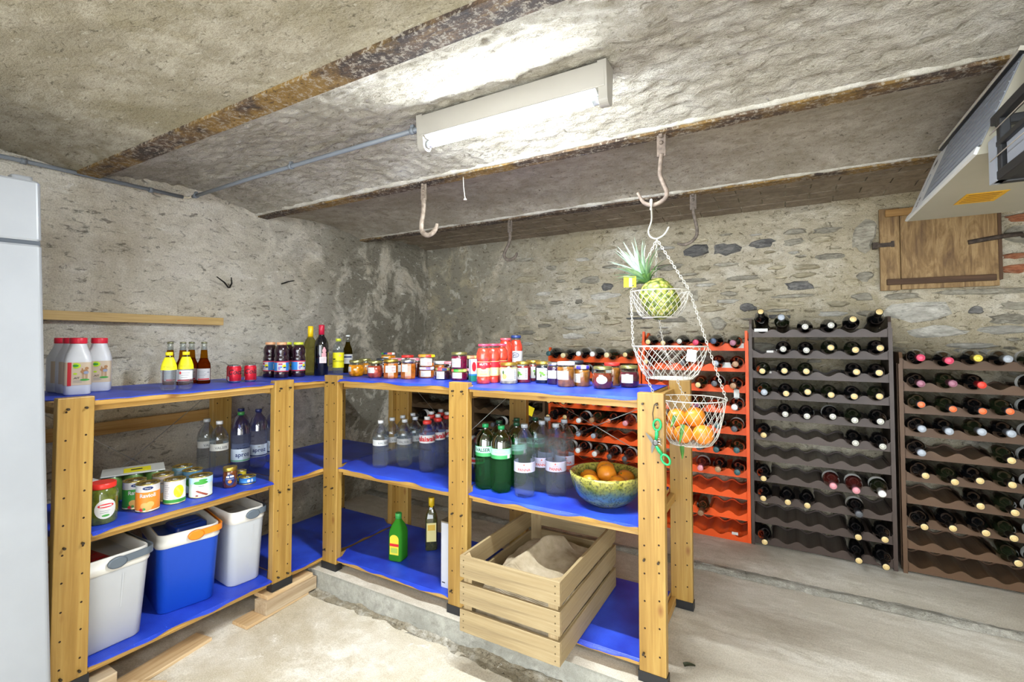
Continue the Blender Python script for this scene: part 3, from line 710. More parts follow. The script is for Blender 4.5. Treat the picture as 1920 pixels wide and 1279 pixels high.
def lab(t, parts, mats, name='label'):
    bb = MB()
    for fn in parts: fn(bb)
    return bb.build(name, mats, t)
def scribble(bb, r, z0, z1, a0, a1, mat, lines=3):
    dz = (z1 - z0) / lines
    for i in range(lines):
        bb.patch(r, z0 + dz * (i + .3), z0 + dz * (i + .55), a0, a0 + (a1 - a0) * (.75 + .25 * ((i * 7) % 3) / 2), mat, 6)

# milk
def milk(label, x, y, off=0):
    t = put('milk_bottle', label, 'bottle', x, y, U1, off, 'milk bottles on the wall unit')
    bb = MB(); bb.lathe([(.034, 0), (.040, .006), (.041, .05), (.041, .128), (.0405, .140), (.036, .163), (.028, .186), (.0245, .200), (.0245, .206)], 32, 0, sq=5, sqz=(.14, .19)); bb.build('body', plastic('milk_plastic', 'd6d7da', .35, .03), t)
    c = MB(); c.lathe([(.0265, .2005), (.0272, .203), (.0272, .220), (.026, .2235)], 28, 0); c.build('cap', plastic('cap_red', 'd8203a', .35, .05), t)
    R = .0418
    lp = MB(); k = lambda a: R / ((abs(math.cos(a)) ** 5 + abs(math.sin(a)) ** 5) ** .2)
    def sqp(z0, z1, a0, a1, mat, dr=0, n=14):
        v = []
        for i in range(n + 1):
            a = a0 + (a1 - a0) * i / n; r = k(a) + dr; v += [(r * math.sin(a), -r * math.cos(a), z0), (r * math.sin(a), -r * math.cos(a), z1)]
        lp.add(v, [(2 * i, 2 * i + 2, 2 * i + 3, 2 * i + 1) for i in range(n)], mat, True)
    sqp(.040, .128, -1.35, 1.35, 0, 0, 30); sqp(.038, .128, -.62, -.40, 1, .0006, 4)
    lp.oval(R + .002, .115, -.12, .014, .0105, 2); lp.oval(R + .0024, .115, -.14, .009, .005, 3)
    lp.oval(R + .002, .084, -.16, .006, .0035, 2); lp.text('LAIT', .011, 4, (R + .002, -.10, .064))
    for i in range(3): sqp(.050 + i * .004, .0512 + i * .004, -.28, .30, 5, .001, 4)
    # a grazing cow
    def blob(a, z, hw, hz, m_, dr=.0012):
        n_ = 14; rr = lambda q: k(q) + dr
        v = [(rr(a) * math.sin(a), -rr(a) * math.cos(a), z)]
        for i in range(n_):
            q = 2 * PI * i / n_; aa = a + hw / R * math.cos(q); v.append((rr(aa) * math.sin(aa), -rr(aa) * math.cos(aa), z + hz * math.sin(q)))
        lp.add(v, [(0, 1 + i, 1 + (i + 1) % n_) for i in range(n_)], m_, True)
    blob(.42, .092, .010, .0075, 6); blob(.56, .104, .0045, .006, 6, .0014); blob(.52, .088, .006, .006, 7, .0016); blob(.45, .060, .012, .004, 3); blob(.30, .100, .002, .006, 6)
    for a in (.30, .38, .50, .57): sqp(.064, .086, a, a + .035, 6, .0011, 1)
    lp.build('label', [TAN, M('label_red', 'c4262e', .5), LIME, GRN, INK, INKG, M('cow_brown', 'a8794c', .6), M('cow_grey', '8d97ad', .6)], t)
    return t
milk('front white milk bottle with red cap, label fully showing', -2.415, .779, 0)
milk('white milk bottle with red cap, rightmost and partly behind the front one', -2.505, .877, -.1)
milk('white milk bottle with red cap, second from left in the milk cluster', -2.512, .789, .35)
milk('white milk bottle with red cap, leftmost by the fridge', -2.606, .790, .45)

# small sodas with yellow neck label
def soda(label, x, y, extra):
    t = put('soda_bottle', label, 'bottle', x, y, U1, 0, 'small clear soda bottles')
    bb = MB(); bb.lathe([(.020, 0), (.027, .006), (.0285, .02), (.027, .045), (.028, .075), (.0285, .092), (.027, .105)], 24, 0, lobes=(5, .02, .2)); bb.build('body', WATER, t)
    n_ = MB(); n_.lathe([(.027, .105), (.0215, .125), (.014, .142), (.0115, .150), (.0115, .154)], 20, 0); n_.build('neck', PETC, t)
    c = MB(); c.lathe([(.0135, .149), (.0138, .161), (.0125, .163)], 18, 0); c.build('cap', plastic('cap_yellow', 'f0dc1c', .35, .05), t)
    l = MB(); l.lathe([(.0292, .088), (.0278, .105), (.022, .1255), (.0152, .141)], 24, 0, False, False)
    l.text('Schweppes', .0095, 1, (.0282, 0, .099), shear=.3)
    if extra: l.patch(.0292, .045, .082, -1.0, 1.0, 2); scribble(l, .0296, .048, .078, -.6, .5, 3); l.oval(.0297, .072, -.75, .005, .006, 4)
    l.build('label', [YEL, INK, WHT, INKG, RED], t); return t
soda('small clear soda bottle with yellow cap, left of the pair, bare belly', -2.268, 1.032, False)
soda('small clear soda bottle with yellow cap, right of the pair, white belly label', -2.276, 1.102, True)

AMB = glassy('amber_glass', 'b0641c', 1.3, .3, .02); BEERY = glassy('amber_neck', 'c79a3a', 1.2, .4)
def amber(label, x, y, off=0):
    t = put('amber_bottle', label, 'bottle', x, y, U1, off, 'amber drink bottles')
    bb = MB(); bb.lathe([(.026, 0), (.029, .005), (.029, .085), (.0275, .097), (.021, .112), (.0165, .125)], 24, 0); bb.build('body', AMB, t)
    n_ = MB(); n_.lathe([(.0165, .125), (.0135, .165)], 18, 0); n_.build('liquid_neck', BEERY, t)
    n2 = MB(); n2.lathe([(.0135, .165), (.0115, .19), (.012, .198)], 18, 0); n2.build('neck', GLASSC, t)
    c = MB(); c.lathe([(.0135, .196), (.013, .203), (.009, .205)], 18, 0); c.build('crown_cap', M('crown_cap_olive', '9a9a78', .35, .7), t)
    l = MB(); l.patch(.0294, .018, .074, -1.3, 1.1, 0, 16); scribble(l, .0298, .03, .066, -.9, .4, 1, 5); l.patch(.0298, .020, .026, -.9, .9, 2, 8); l.patch(.0298, .054, .058, .5, .9, 1, 3)
    l.build('label', [M('label_offwhite', 'cfccc8', .6), INKG, RED], t); return t
amber('amber glass drink bottle, front right of the four, white label showing', -2.487, 1.285)
amber('amber glass drink bottle, second from right of the four', -2.560, 1.264, -.3)
amber('amber glass drink bottle, second from left of the four', -2.502, 1.197, .2)
amber('amber glass drink bottle, leftmost of the four behind the sodas', -2.566, 1.172, .4)

def cola(label, x, y, off, word):
    t = put('drink_can', label, 'can', x, y, U1, off, 'red cola cans')
    bb = MB(); bb.lathe([(.022, 0), (.026, .004), (.0285, .010), (.0285, .074), (.0245, .083), (.0255, .0845), (.0255, .0865), (.0235, .084)], 28, [1, 1, 0, 0, 1, 1, 1]); bb.build('body', [M('can_red', 'cf2030', .3, .35), SILV], t)
    l = MB(); l.text(word, .034, 0, (.0289, .0, .043), shear=.35, bold=.0006); scribble(l, .0288, .012, .024, .45, .9, 1, 2); l.patch(.0288, .010, .030, -1.3, -1.0, 2, 4)
    l.build('label', [INK, INK, WHT], t); return t
cola('red cola can with black script, left of the pair', -2.395, 1.385, .05, 'Coca')
cola('red cola can with black script, right of the pair by the post', -2.390, 1.462, .0, 'Cola')
cola('red cola can mostly hidden behind the pair', -2.455, 1.410, .3, 'Coca')

GRAPE = content('grape_juice', '2a1220')
def juice(label, x, y, lid, off):
    t = put('juice_jar', label, 'jar', x, y, U1, off, 'grape juice jars')
    bb = MB(); bb.lathe([(.034, 0), (.038, .006), (.038, .034), (.0372, .036), (.0372, .094), (.038, .096), (.038, .112), (.034, .122), (.034, .130), (.0372, .142), (.0365, .160), (.031, .176), (.0245, .184)], 28, 0); bb.build('body', GRAPE, t)
    n_ = MB(); n_.lathe([(.0245, .184), (.0245, .19)], 20, 0); n_.build('neck', GLASSC, t)
    c = MB(); c.lathe([(.0262, .186), (.027, .188), (.027, .199), (.026, .2005)], 24, 0); c.build('lid', lid, t)
    l = MB(); l.patch(.0378, .036, .094, -1.9, 1.9, 0, 30); l.patch(.0381, .041, .090, -.62, .62, 1, 12); l.patch(.0383, .088, .0935, -1.9, 1.9, 2, 24); l.patch(.0383, .0365, .041, -1.9, 1.9, 2, 24)
    l.oval(.0385, .066, .36, .011, .009, 3); l.oval(.0387, .060, .42, .008, .004, 4); l.oval(.0385, .056, -.30, .006, .010, 5); l.patch(.0386, .074, .083, -.42, .12, 6, 6); l.oval(.0387, .062, -.05, .006, .004, 0); l.patch(.0384, .048, .078, 1.3, 1.42, 1, 2)
    l.build('label', [SKY, WHT, RED, YEL, NAVY, M('grape_lilac', 'a285c0', .5), M('print_magenta', 'c43a6a', .5)], t); return t
LO = plastic('lid_peach', 'e7a878', .35, .05); LG = plastic('lid_lime', 'd3dc3a', .35, .05)
juice('dark grape juice jar with peach lid, front of the cluster', -2.468, 1.690, LO, .0)
juice('dark grape juice jar with peach lid, at the back left', -2.575, 1.692, LO, -.9)
juice('dark grape juice jar with lime lid, middle of the cluster', -2.540, 1.772, LG, .3)
juice('dark grape juice jar with lime lid, rightmost beside the wines', -2.458, 1.790, LG, .5)

# standing wine bottles
WINEPROF = [(.034, 0), (.0375, .004), (.0375, .175), (.0355, .196), (.027, .217), (.0175, .232), (.0148, .245), (.0142, .29), (.0152, .292), (.0152, .300)]
def scaled(pr, kr, kz): return [(r * kr, z * kz) for r, z in pr]
t = put('wine_bottle', 'pale white wine bottle with tall yellow capsule against the left wall', 'bottle', -2.505, 1.905, U1)
bb = MB(); bb.lathe(scaled(WINEPROF, 1, .98), 28, 0); bb.build('body', glassy('pale_wine', 'd8d49a', 1.25, .35), t)
c = MB(); c.lathe([(.0162, .228), (.0158, .296), (.0135, .2975)], 20, 0); c.build('capsule', plastic('capsule_yellow', 'f0c814', .35, .05), t)
l = MB(); l.patch(.038, .05, .16, -1.6, -.7, 0, 8); l.build('label', CREAM, t)
t = put('wine_bottle', 'dark wine bottle with red capsule and a pink ornate label', 'bottle', -2.430, 1.925, U1, .0)
bb = MB(); bb.lathe(scaled(WINEPROF, 1.08, 1.01), 28, 0); bb.build('body', content('black_glass', '101014', .08), t)
c = MB(); c.lathe([(.0168, .245), (.0172, .302), (.015, .3045)], 20, 0); c.build('capsule', plastic('capsule_red', 'c41f3c', .35, .05), t)
l = MB(); R = .0409; l.patch(R, .075, .112, -.25, .78, 0, 12); l.patch(R, .112, .135, .05, .72, 1, 8); l.oval(R, .148, .42, .012, .016, 1); l.oval(R, .166, .40, .006, .005, 1); scribble(l, R + .0004, .084, .108, -.1, .6, 2, 3)
l.build('label', [M('label_rose', 'eed6d2', .6), M('label_pink', 'd8a0a4', .6), INKG], t)
# lemonade and beer
t = put('lemonade_bottle', 'grey-green lemonade bottle with lime cap and wide yellow label', 'bottle', -2.440, 2.060, U1)
bb = MB(); bb.lathe([(.026, 0), (.034, .008), (.0345, .03), (.0335, .035), (.0335, .135), (.0345, .14)], 26, 0, lobes=(5, .025, .2)); bb.build('body', WATER, t)
n_ = MB(); n_.lathe([(.0345, .14), (.032, .165), (.022, .19), (.0135, .206), (.0135, .21)], 22, 0); n_.build('neck', PETC, t)
c = MB(); c.lathe([(.0165, .204), (.017, .219), (.0155, .2215)], 20, 0); c.build('cap', LG, t)
l = MB(); l.patch(.0342, .040, .134, -2.2, 2.2, 0, 30); l.text('Schweppes', .019, 1, (.0346, .15, .076), shear=.4, T=None); l.oval(.0346, .116, .3, .007, .006, 2); l.patch(.0346, .09, .097, -1.1, -.5, 1, 5)
l.build('label', [YEL, INK, M('print_peach', 'f0b07a', .5)], t)
t = put('beer_bottle', 'small olive beer bottle with white cap behind the lemonade', 'bottle', -2.475, 2.165, U1)
bb = MB(); bb.lathe([(.026, 0), (.030, .005), (.030, .13), (.026, .155), (.015, .185), (.0135, .2)], 22, 0); bb.build('body', glassy('olive_glass', '8a7a2a', 1.25, .3), t)
n_ = MB(); n_.lathe([(.0135, .2), (.0125, .236)], 16, 0); n_.build('neck', GLASSC, t)
c = MB(); c.lathe([(.0145, .235), (.014, .243), (.01, .245)], 16, 0); c.build('crown_cap', LIDWHT, t)
l = MB(); l.patch(.0304, .06, .12, -1.4, 1.4, 0, 16); l.patch(.0308, .098, .108, -.9, .9, 1, 10); scribble(l, .0308, .066, .09, -.8, .8, 2); l.build('label', [WHT, NAVY, INKG], t)

# jam jars on the kerb-side unit
def jar(name, label, x, y, r, h, cont, lid, tagm=None, z=T1, shape='round', off=0, group=None, lidh=.013, headspace=0, cloth=None):
    t = put(name, label, 'jar', x, y, z, off, group); seg = 28 if shape != 'hex' else 8; hb = h - lidh
    if shape == 'belly': pr = [(r * .72, 0), (r * .9, .006), (r, hb * .38), (r, hb * .55), (r * .9, hb * .82), (r * .8, hb * .93), (r * .8, hb)]
    elif shape == 'tulip': pr = [(r * .82, 0), (r * .88, .004), (r * .93, hb * .4), (r, hb * .93), (r * .98, hb)]
    else: pr = [(r * .9, 0), (r, .006), (r, hb * .8), (r * .96, hb * .9), (r * .88, hb * .96), (r * .88, hb)]
    bb = MB(); fill = [p for p in pr if p[1] <= hb * .9]; bb.lathe(fill, seg, 0, smooth=(shape != 'hex')); bb.build('preserve', cont, t)
    g = MB(); last = fill[-1]; g.lathe([last] + [p for p in pr if p[1] > hb * .9], seg, 0, cap0=False); g.build('glass_neck', GLASSC, t)
    lr = pr[-1][0] + .0025
    c = MB(); c.lathe([(lr, hb - .002), (lr + .001, hb), (lr + .001, h - .003), (lr - .001, h - .0008), (lr - .004, h), (lr - .006, h - .001)], 28, 0)
    if isinstance(lid, list):
        n0 = len(c.mi)
        for i, f in enumerate(c.f):
            if len(f) == 4: cen = sum((Vector(c.v[q]) for q in f), Vector()) / 4; c.mi[i] = int((math.atan2(cen.y, cen.x) + PI) / (2 * PI) * 9 + (cen.z > hb + .004) * 2) % len(lid)
    c.build('lid', lid, t)
    if tagm: lab(t, tagm(r if shape != 'tulip' else r * .97, h), TAGM)
    return t
TAGM = [M('label_cream', 'c9c6ba', .7), INKG, RED, M('leaf_green', '6b9a3a', .6), M('lemon_print', 'dcd35a', .6), INK, M('leaf_dark', '44602e', .6), WHT]
def tag_plain(a=-.15, wd=.7, z0=.2, z1=.62, stamp=True):
    def f(r, h):
        def g(b):
            b.patch(r + .0006, h * z0, h * z1, a - wd, a + wd, 0, 12); scribble(b, r + .001, h * (z0 + .04), h * (z1 - .05), a - wd * .8, a + wd * .1, 1, 4)
            if stamp:
                for (q0, q1, u0, u1) in ((.12, .2, .15, .85), (.42, .5, .15, .85)): b.patch(r + .0012, h * (z0 + q0 * .6), h * (z0 + q0 * .6 + .02), a + wd * u0, a + wd * u1, 2, 4)
                b.patch(r + .0012, h * (z0 + .09), h * (z0 + .25), a + wd * .3, a + wd * .36, 2, 2); b.patch(r + .0012, h * (z0 + .09), h * (z0 + .25), a + wd * .62, a + wd * .68, 2, 2)
        return [g]
    return f
def tag_leaf(lemon=False):
    def f(r, h):
        def g(b):
            b.patch(r + .0006, h * .16, h * .70, -.95, .95, 0, 18)
            if lemon: b.oval(r + .0012, h * .36, -.48, .012, .013, 4); b.oval(r + .0014, h * .54, -.62, .005, .009, 6)
            else:
                for da, dz, w_, hh in ((-.35, .50, .007, .006), (-.15, .47, .008, .006), (.05, .40, .008, .005), (-.3, .36, .004, .008)): b.oval(r + .0012, h * dz, da, w_, hh, 3 if dz > .38 else 6)
            b.patch(r + .0012, h * .60, h * .63, -.35, .55, 1, 6); b.patch(r + .0012, h * .22, h * .25, -.2, .5, 1, 6)
            for i in range(5): b.oval(r + .0013, h * (.28 + .08 * i), .72, .0022, .0024, 5, 8)
        return [g]
    return f
def tag_oval(r, h):
    def g(b): b.oval(r + .0008, h * .42, -.1, .024, .017, 7, 26); b.patch(r + .0014, h * .40, h * .42, -.35, .15, 1, 6); b.patch(r + .0014, h * .46, h * .475, -.3, .1, 1, 6)
    return [g]
JO_, JP, JB, JR, JD = content('jam_orange', 'd98a12'), content('jam_apricot', 'b4611a'), content('jam_amber', '8f5a1e'), content('jam_red', '7d2426'), content('jam_dark', '2c1620')
JBEET = content('jam_beet', '6c1030'); JPUR = content('jam_purple', '3a1a3c'); JFR = content('fruit_red', 'a8452c'); JMUS = content('lemon_curd', 'b8ad80', .3); JBR = content('jam_redbrown', '6d2c1a'); JPL = content('jam_plum', '521824')
MULTI = [LIDRED, YEL, GRN, NAVY, M('lid_coral', 'e2604e', .4), LIDWHT]; MULTI2 = [YEL, NAVY, M('lid_coral2', 'e8794e', .4), ORG, LIDRED]; GREENM = [M('lid_leaf', '7fae3e', .4), M('lid_straw', 'e2c76a', .4), M('lid_coral3', 'd9674f', .4), GRN]
PINKM = [M('lid_pinkcheck', 'e7a9b2', .5), M('lid_pinkred', 'd06070', .5), LIDWHT]; LILAC = [M('lid_lilac', 'cdbbe0', .5), M('lid_violet', '8a72b4', .5), LIDWHT]; BEIGEM = [M('lid_beige', 'e9cf9a', .4), M('lid_ultra', '3c36b4', .4)]
jar('preserve_jar', 'round jar of bright orange preserve at the left end of the unit', -2.162, 1.955, .045, .092, JO_, GGOLD, tag_plain(-.95, .28, .3, .6, False), shape='belly')
jar('preserve_jar', 'second jar of orange preserve half hidden by the red fruit jar', -2.221, 2.075, .040, .095, JO_, GGOLD, tag_plain(.55, .3, .3, .6, False), shape='belly')
jar('preserve_jar', 'round jar of red fruit in syrup with gold-green lid', -1.971, 1.915, .043, .094, JFR, GGOLD, tag_plain(-.55, .45, .3, .62, False), shape='belly')
jar('jam_jar', 'dark jam jar with black lid squeezed behind the fruit jar', -2.03, 2.03, .036, .102, JD, LIDDK, tag_plain(0, .5))
jar('jam_jar', 'tall faceted jar of apricot jam, left of two, stamped label', -1.862, 1.925, .0405, .104, JP, GOLD, tag_plain(-.05, .72, .32, .68), shape='hex')
jar('jam_jar', 'tall faceted jar of apricot jam, right of two, small square label', -1.757, 1.945, .0405, .104, JP, SILV, tag_plain(-.5, .42, .38, .76, False), shape='hex')
jar('jam_jar', 'apricot jam jar at the back with a multicoloured lid, topmost of its pair', -2.092, 2.14, .042, .066, JO_, MULTI, tag_plain(-.4, .4), z=T1 + .0665, group=None)
jar('jam_jar', 'low dark jar under the multicoloured-lidded apricot jar', -2.092, 2.14, .042, .066, JB, LILAC, None)
jar('jam_jar', 'dark jam jar with pink checked lid behind the left faceted jar', -2.014, 2.14, .044, .100, JD, PINKM, tag_plain(.3, .5, .2, .6, False))
jar('jam_jar', 'brown jam jar with red lid between the pink checked lids', -2.001, 2.21, .038, .116, JBR, LIDRED, None)
jar('jam_jar', 'dark jam jar with pink checked lid behind the right faceted jar', -1.851, 2.12, .044, .104, JBR, PINKM, None)
jar('jam_jar', 'squat orange jam jar with lilac lid, bottom of the stack of two', -1.717, 2.05, .043, .060, JP, LILAC, tag_plain(-.15, .7, .15, .68, False))
jar('jam_jar', 'squat apricot jar with yellow and blue lid, top of its stack', -1.717, 2.05, .045, .068, JP, MULTI2, tag_plain(-.1, .8, .12, .72), z=T1 + .0605, shape='tulip')
jar('jam_jar', 'small orange jam jar with white lid behind the stacked jars', -1.703, 2.155, .036, .088, JP, LIDWHT, tag_plain(-.3, .6, .1, .5, False))
jar('jam_jar', 'dark jam jar with plain pink lid behind the beetroot jar', -1.646, 2.165, .034, .088, JD, plastic('lid_pink', 'd98a92', .4, .05), None)
jar('jam_jar', 'squat dark purple jam jar with coral lid, in front of the white lid', -1.57, 2.005, .0405, .062, JD, [M('lid_coral4', 'd9524a', .4), NAVY, M('lid_olive', '8a8f4a', .4)], tag_plain(-.35, .55, .1, .72, False))
jar('jam_jar', 'squat beet-coloured jar with green floral lid, under the tall beetroot jar', -1.47, 2.015, .0435, .058, JBEET, GREENM, tag_plain(-.3, .6, .22, .72, False))
jar('jam_jar', 'tall beetroot jar with gold lid standing on a squat jar', -1.47, 2.015, .0425, .088, JBEET, GGOLD, tag_plain(-.45, .6, .12, .62, False), z=T1 + .0585)
jar('jam_jar', 'dark squat jar with checked lid at the bottom, beside the paste carton', -1.459, 2.105, .038, .058, JD, PINKM, tag_plain(.2, .5, .15, .75))
jar('jam_jar', 'dark squat jar with floral lid on top, beside the paste carton', -1.459, 2.105, .038, .066, JD, [M('lid_coral5', 'df7a5a', .4), M('lid_straw2', 'e6cf7a', .4)], tag_plain(.2, .5, .1, .7, False), z=T1 + .0585)
t = put('tomato_carton', 'slim red, white and teal carton squeezed beside the passata bottles', 'carton', -1.366, 2.0, T1, .3)
bb = MB(); bb.box(-.022, .022, -.022, .022, 0, .112); bb.build('body', [WHT], t, bevel=.002)
l = MB(); l.box(-.0226, .0226, -.0226, .0226, .002, .030, 0); l.box(-.0226, .0226, -.0226, .0226, .030, .038, 1); l.build('print_band', [M('print_teal', '1f8a72', .5), SKY], t)
l = MB(); T = Matrix.Translation((0, -.0228, 0)) @ Matrix.Rotation(PI / 2, 4, 'X'); ov = [(-.008 + .011 * math.cos(i * .3142), .075 + .024 * math.sin(i * .3142), 0) for i in range(20)]; l.add(ov, [list(range(20))], 0, False, T); l.build('print_patch', RED, t)
PASS = content('passata', 'd8402c', .25)
def mutti(label, x, y, off):
    t = put('passata_bottle', label, 'bottle', x, y, T1, off, 'tomato passata bottles')
    bb = MB(); bb.lathe([(.029, 0), (.033, .005), (.033, .034), (.031, .037), (.031, .108), (.033, .112), (.0345, .125), (.034, .145), (.029, .162), (.0235, .170)], 28, 0); bb.build('body', PASS, t)
    n_ = MB(); n_.lathe([(.0235, .170), (.023, .181)], 22, 0); n_.build('neck', GLASSC, t)
    c = MB(); c.lathe([(.0255, .179), (.0265, .181), (.0262, .188), (.024, .190)], 24, 0); c.build('lid', plastic('lid_rose', 'd6405a', .35, .05), t)
    l = MB(); R = .0314; l.patch(R, .036, .106, -2.1, 2.1, 1, 30); l.patch(R + .0005, .076, .106, -2.1, 2.1, 0, 30); l.patch(R + .0008, .104, .1065, -2.1, 2.1, 1, 30); l.oval(R + .0008, .077, 0, .014, .007, 0)
    l.text('MUTTI', .0135, 2, (R + .0012, 0, .089), bold=.0002); l.patch(R + .0012, .056, .061, -.36, .36, 3, 8); l.patch(R + .0012, .058, .066, -.40, -.30, 3, 3); l.patch(R + .001, .044, .050, -.5, .5, 4, 6); l.patch(R + .001, .045, .062, 1.1, 1.5, 5, 4)
    l.build('label', [RED, CREAM, WHT, M('print_rose', 'd88a7a', .5), M('label_sand', 'c9b468', .6), M('barcode_blue', '9ab8d0', .5)], t); return t
mutti('tomato passata bottle in front with its red and cream label showing', -1.254, 1.915, 0)
mutti('tomato passata bottle just right behind the front one', -1.245, 1.985, -.9)
mutti('tomato passata bottle third in the row, red label partly hidden', -1.242, 2.06, -.1)
t = put('passata_bottle', 'tall plain red passata bottle with rose lid standing behind the labelled ones', 'bottle', -1.279, 2.165, T1)
bb = MB(); bb.lathe([(.034, 0), (.0375, .006), (.0375, .165), (.034, .185), (.027, .198), (.025, .207)], 28, 0); bb.build('body', PASS, t)
c = MB(); c.lathe([(.0275, .205), (.0285, .208), (.0285, .217), (.026, .219)], 24, 0); c.build('lid', plastic('lid_coralred', 'd4505a', .35, .05), t)
t = put('passata_bottle', 'tall tomato bottle with dark blue cap and white oval-logo label', 'bottle', -1.261, 2.245, T1)
bb = MB(); bb.lathe([(.032, 0), (.0355, .006), (.0355, .145), (.036, .165), (.034, .185), (.0265, .202), (.024, .208)], 28, 0); bb.build('body', PASS, t)
n_ = MB(); n_.lathe([(.024, .208), (.0235, .22)], 20, 0); n_.build('neck', GLASSC, t)
c = MB(); c.lathe([(.0265, .218), (.0275, .221), (.0275, .231), (.025, .2335)], 24, 0); c.build('cap', LIDBLUE, t)
l = MB(); l.patch(.0359, .04, .150, -2, 2, 0, 28); l.oval(.0364, .128, -.15, .022, .014, 1); l.oval(.0368, .128, -.15, .018, .0105, 0); l.text('VO', .018, 1, (.0372, -.15, .1215), bold=.0006); l.oval(.0364, .075, -.5, .012, .010, 2); l.build('label', [WHT, NAVY, RED], t)
jar('preserve_jar', 'pale lemon curd jar with gold lid and lemon on the label', -1.155, 1.985, .0435, .102, JMUS, GOLD, tag_leaf(True), lidh=.014)
jar('jam_jar', 'red jam jar with gold lid and leafy label right of the lemon curd', -1.122, 2.07, .0385, .104, JR, GOLD, tag_leaf(), off=-.35)
jar('jam_jar', 'jam jar with gold lid set back between two leafy-labelled jars', -1.117, 2.17, .0385, .106, JR, GOLD, tag_leaf(), off=.5)
jar('jam_jar', 'blue-black jam jar with gold lid and a green sprig label', -1.021, 2.09, .0395, .106, content('jam_blueblack', '1c2230'), GOLD, tag_leaf())
jar('jam_jar', 'purple jam jar with gold lid tucked behind the white-lidded amber jar', -0.947, 2.06, .037, .104, JPUR, SILV, tag_plain(-.4, .6, .28, .64, False))
jar('jam_jar', 'amber jam jar with white lid and torn white label', -0.856, 1.985, .041, .112, JB, LIDWHT, tag_plain(-.5, .75, .3, .64, False))
jar('jam_jar', 'amber jam jar with dark lid behind the white-lidded jar', -0.863, 2.12, .037, .112, JB, LIDDK, None)
jar('jam_jar', 'brown jam jar with beige and purple lid, half empty', -0.8, 2.035, .0365, .094, JB, BEIGEM, tag_plain(-.55, .35, .2, .62, False))
jar('preserve_jar', 'round dark red jar with oval white label, nearest the shelf edge', -0.685, 1.985, .0455, .096, JBR, GGOLD, tag_oval, shape='belly')
jar('jam_jar', 'tall amber jar with red lid behind the oval-labelled jar', -0.689, 2.13, .037, .106, JB, LIDRED, tag_plain(-.5, .4, .35, .72, False))
jar('preserve_jar', 'round red jam jar with gold-green lid at the right end', -0.602, 2.1, .0435, .097, JPL, GGOLD, tag_plain(-.25, .62, .22, .6, False), shape='belly')

# ---- middle shelf of the wall unit
t = put('pickle_jar', 'big jar of gherkins with red lid half behind the near post', 'jar', -2.262, .812, M1, .25)
bb = MB(); bb.lathe([(.045, 0), (.049, .006), (.049, .105), (.044, .125), (.039, .132)], 30, 0); bb.build('gherkins', content('gherkin_green', '5f6a22'), t)
c = MB(); c.lathe([(.042, .130), (.043, .133), (.043, .147), (.040, .150)], 28, 0); c.build('lid', plastic('lid_tomato', 'e8352a', .35, .05), t)
l = MB(); l.oval(.0496, .058, 0, .034, .036, 0, 28); l.oval(.050, .070, 0, .025, .0075, 1); l.patch(.0505, .067, .073, -.36, .36, 0, 8); scribble(l, .0502, .042, .056, -.35, .35, 2, 2); l.oval(.0502, .034, 0, .012, .004, 3); l.build('label', [WHT, RED, INKG, GRN], t)
t = put('carton_box', 'white and green cardboard box standing behind the gherkin jar', 'box', -2.40, .795, M1, .35)
bb = MB(); bb.box(-.045, .045, -.03, .03, 0, .135); bb.build('box', WHT, t, bevel=.002); l = MB(); l.box(-.046, .046, -.031, .031, .02, .088); l.build('green_panel', plastic('carton_green', '5f8a6c', .5, .05), t)
l = MB(); l.tube([(.01 + .008 * math.cos(i * .6), -.0308, .112 + .006 * math.sin(i * .6)) for i in range(9)], .0014, 5); l.build('red_mark', RED, t)
def tin(name, label, x, y, r, h, base, deco, off=0, z=M1):
    t = put(name, label, 'tin', x, y, z, off, None)
    bb = MB(); bb.lathe([(r - .001, 0), (r + .0012, .001), (r + .0012, .003), (r, .004), (r, h - .004), (r + .0012, h - .003), (r + .0012, h), (r - .003, h), (r - .004, h - .005)], 32, [1, 1, 1, 0, 1, 1, 1, 1]); bb.build('body', [base, M('tin_gold', 'c8b464', .25, .9)], t)
    rg = MB(); rg.lathe([(r * .75, h - .0045), (r * .72, h - .0035), (r * .6, h - .0035)], 24, 0, False, False); rg.tube([(.012 * math.cos(a), -.35 * r + .008 * math.sin(a), h - .001) for a in [i * PI / 6 for i in range(12)]], .0012, 6, closed=True); rg.build('ring_pull', SILV, t)
    l = MB(); deco(l, r + .0007, h)
    l.build('label', [WHT, RED, ORG, GRN, YEL, NAVY, M('bean_brown', '9a4a34', .6), INKG, M('pea_yellow', 'e0c84a', .6), M('sky_pale', 'b9dcec', .6), M('ravioli_gold', 'e6b060', .6)], t); return t
def d_rav(green=False):
    def f(l, r, h):
        l.patch(r, .008, h * .72, -1.7, 1.7, 3 if green else 2, 26); l.oval(r + .0006, h * .86, 0, .018, .007, 5); l.text('Hero', .009, 0, (r + .001, 0, h * .835)); l.text('Ravioli', .021, 0, (r + .001, 0, h * .54), bold=.0006)
        for a, z in ((-.25, .24), (.2, .27), (0, .16)): l.oval(r + .0006, h * z, a, .014, .012, 10)
        l.oval(r + .0007, h * .1, -.5, .008, .006, 1); l.oval(r + .0007, h * .12, -.3, .006, .005, 3)
    return f
def d_corn(l, r, h):
    l.patch(r, .006, h * .2, -1.7, 1.7, 3, 24); l.oval(r + .0005, h * .52, .45, .020, .026, 4)
    for i in range(22): l.oval(r + .001, h * (.36 + .34 * ((i * .381) % 1)), .2 + .5 * ((i * .618) % 1), .0042, .0042, 8, 8)
    scribble(l, r + .0006, h * .25, h * .85, -.9, -.4, 7, 7)
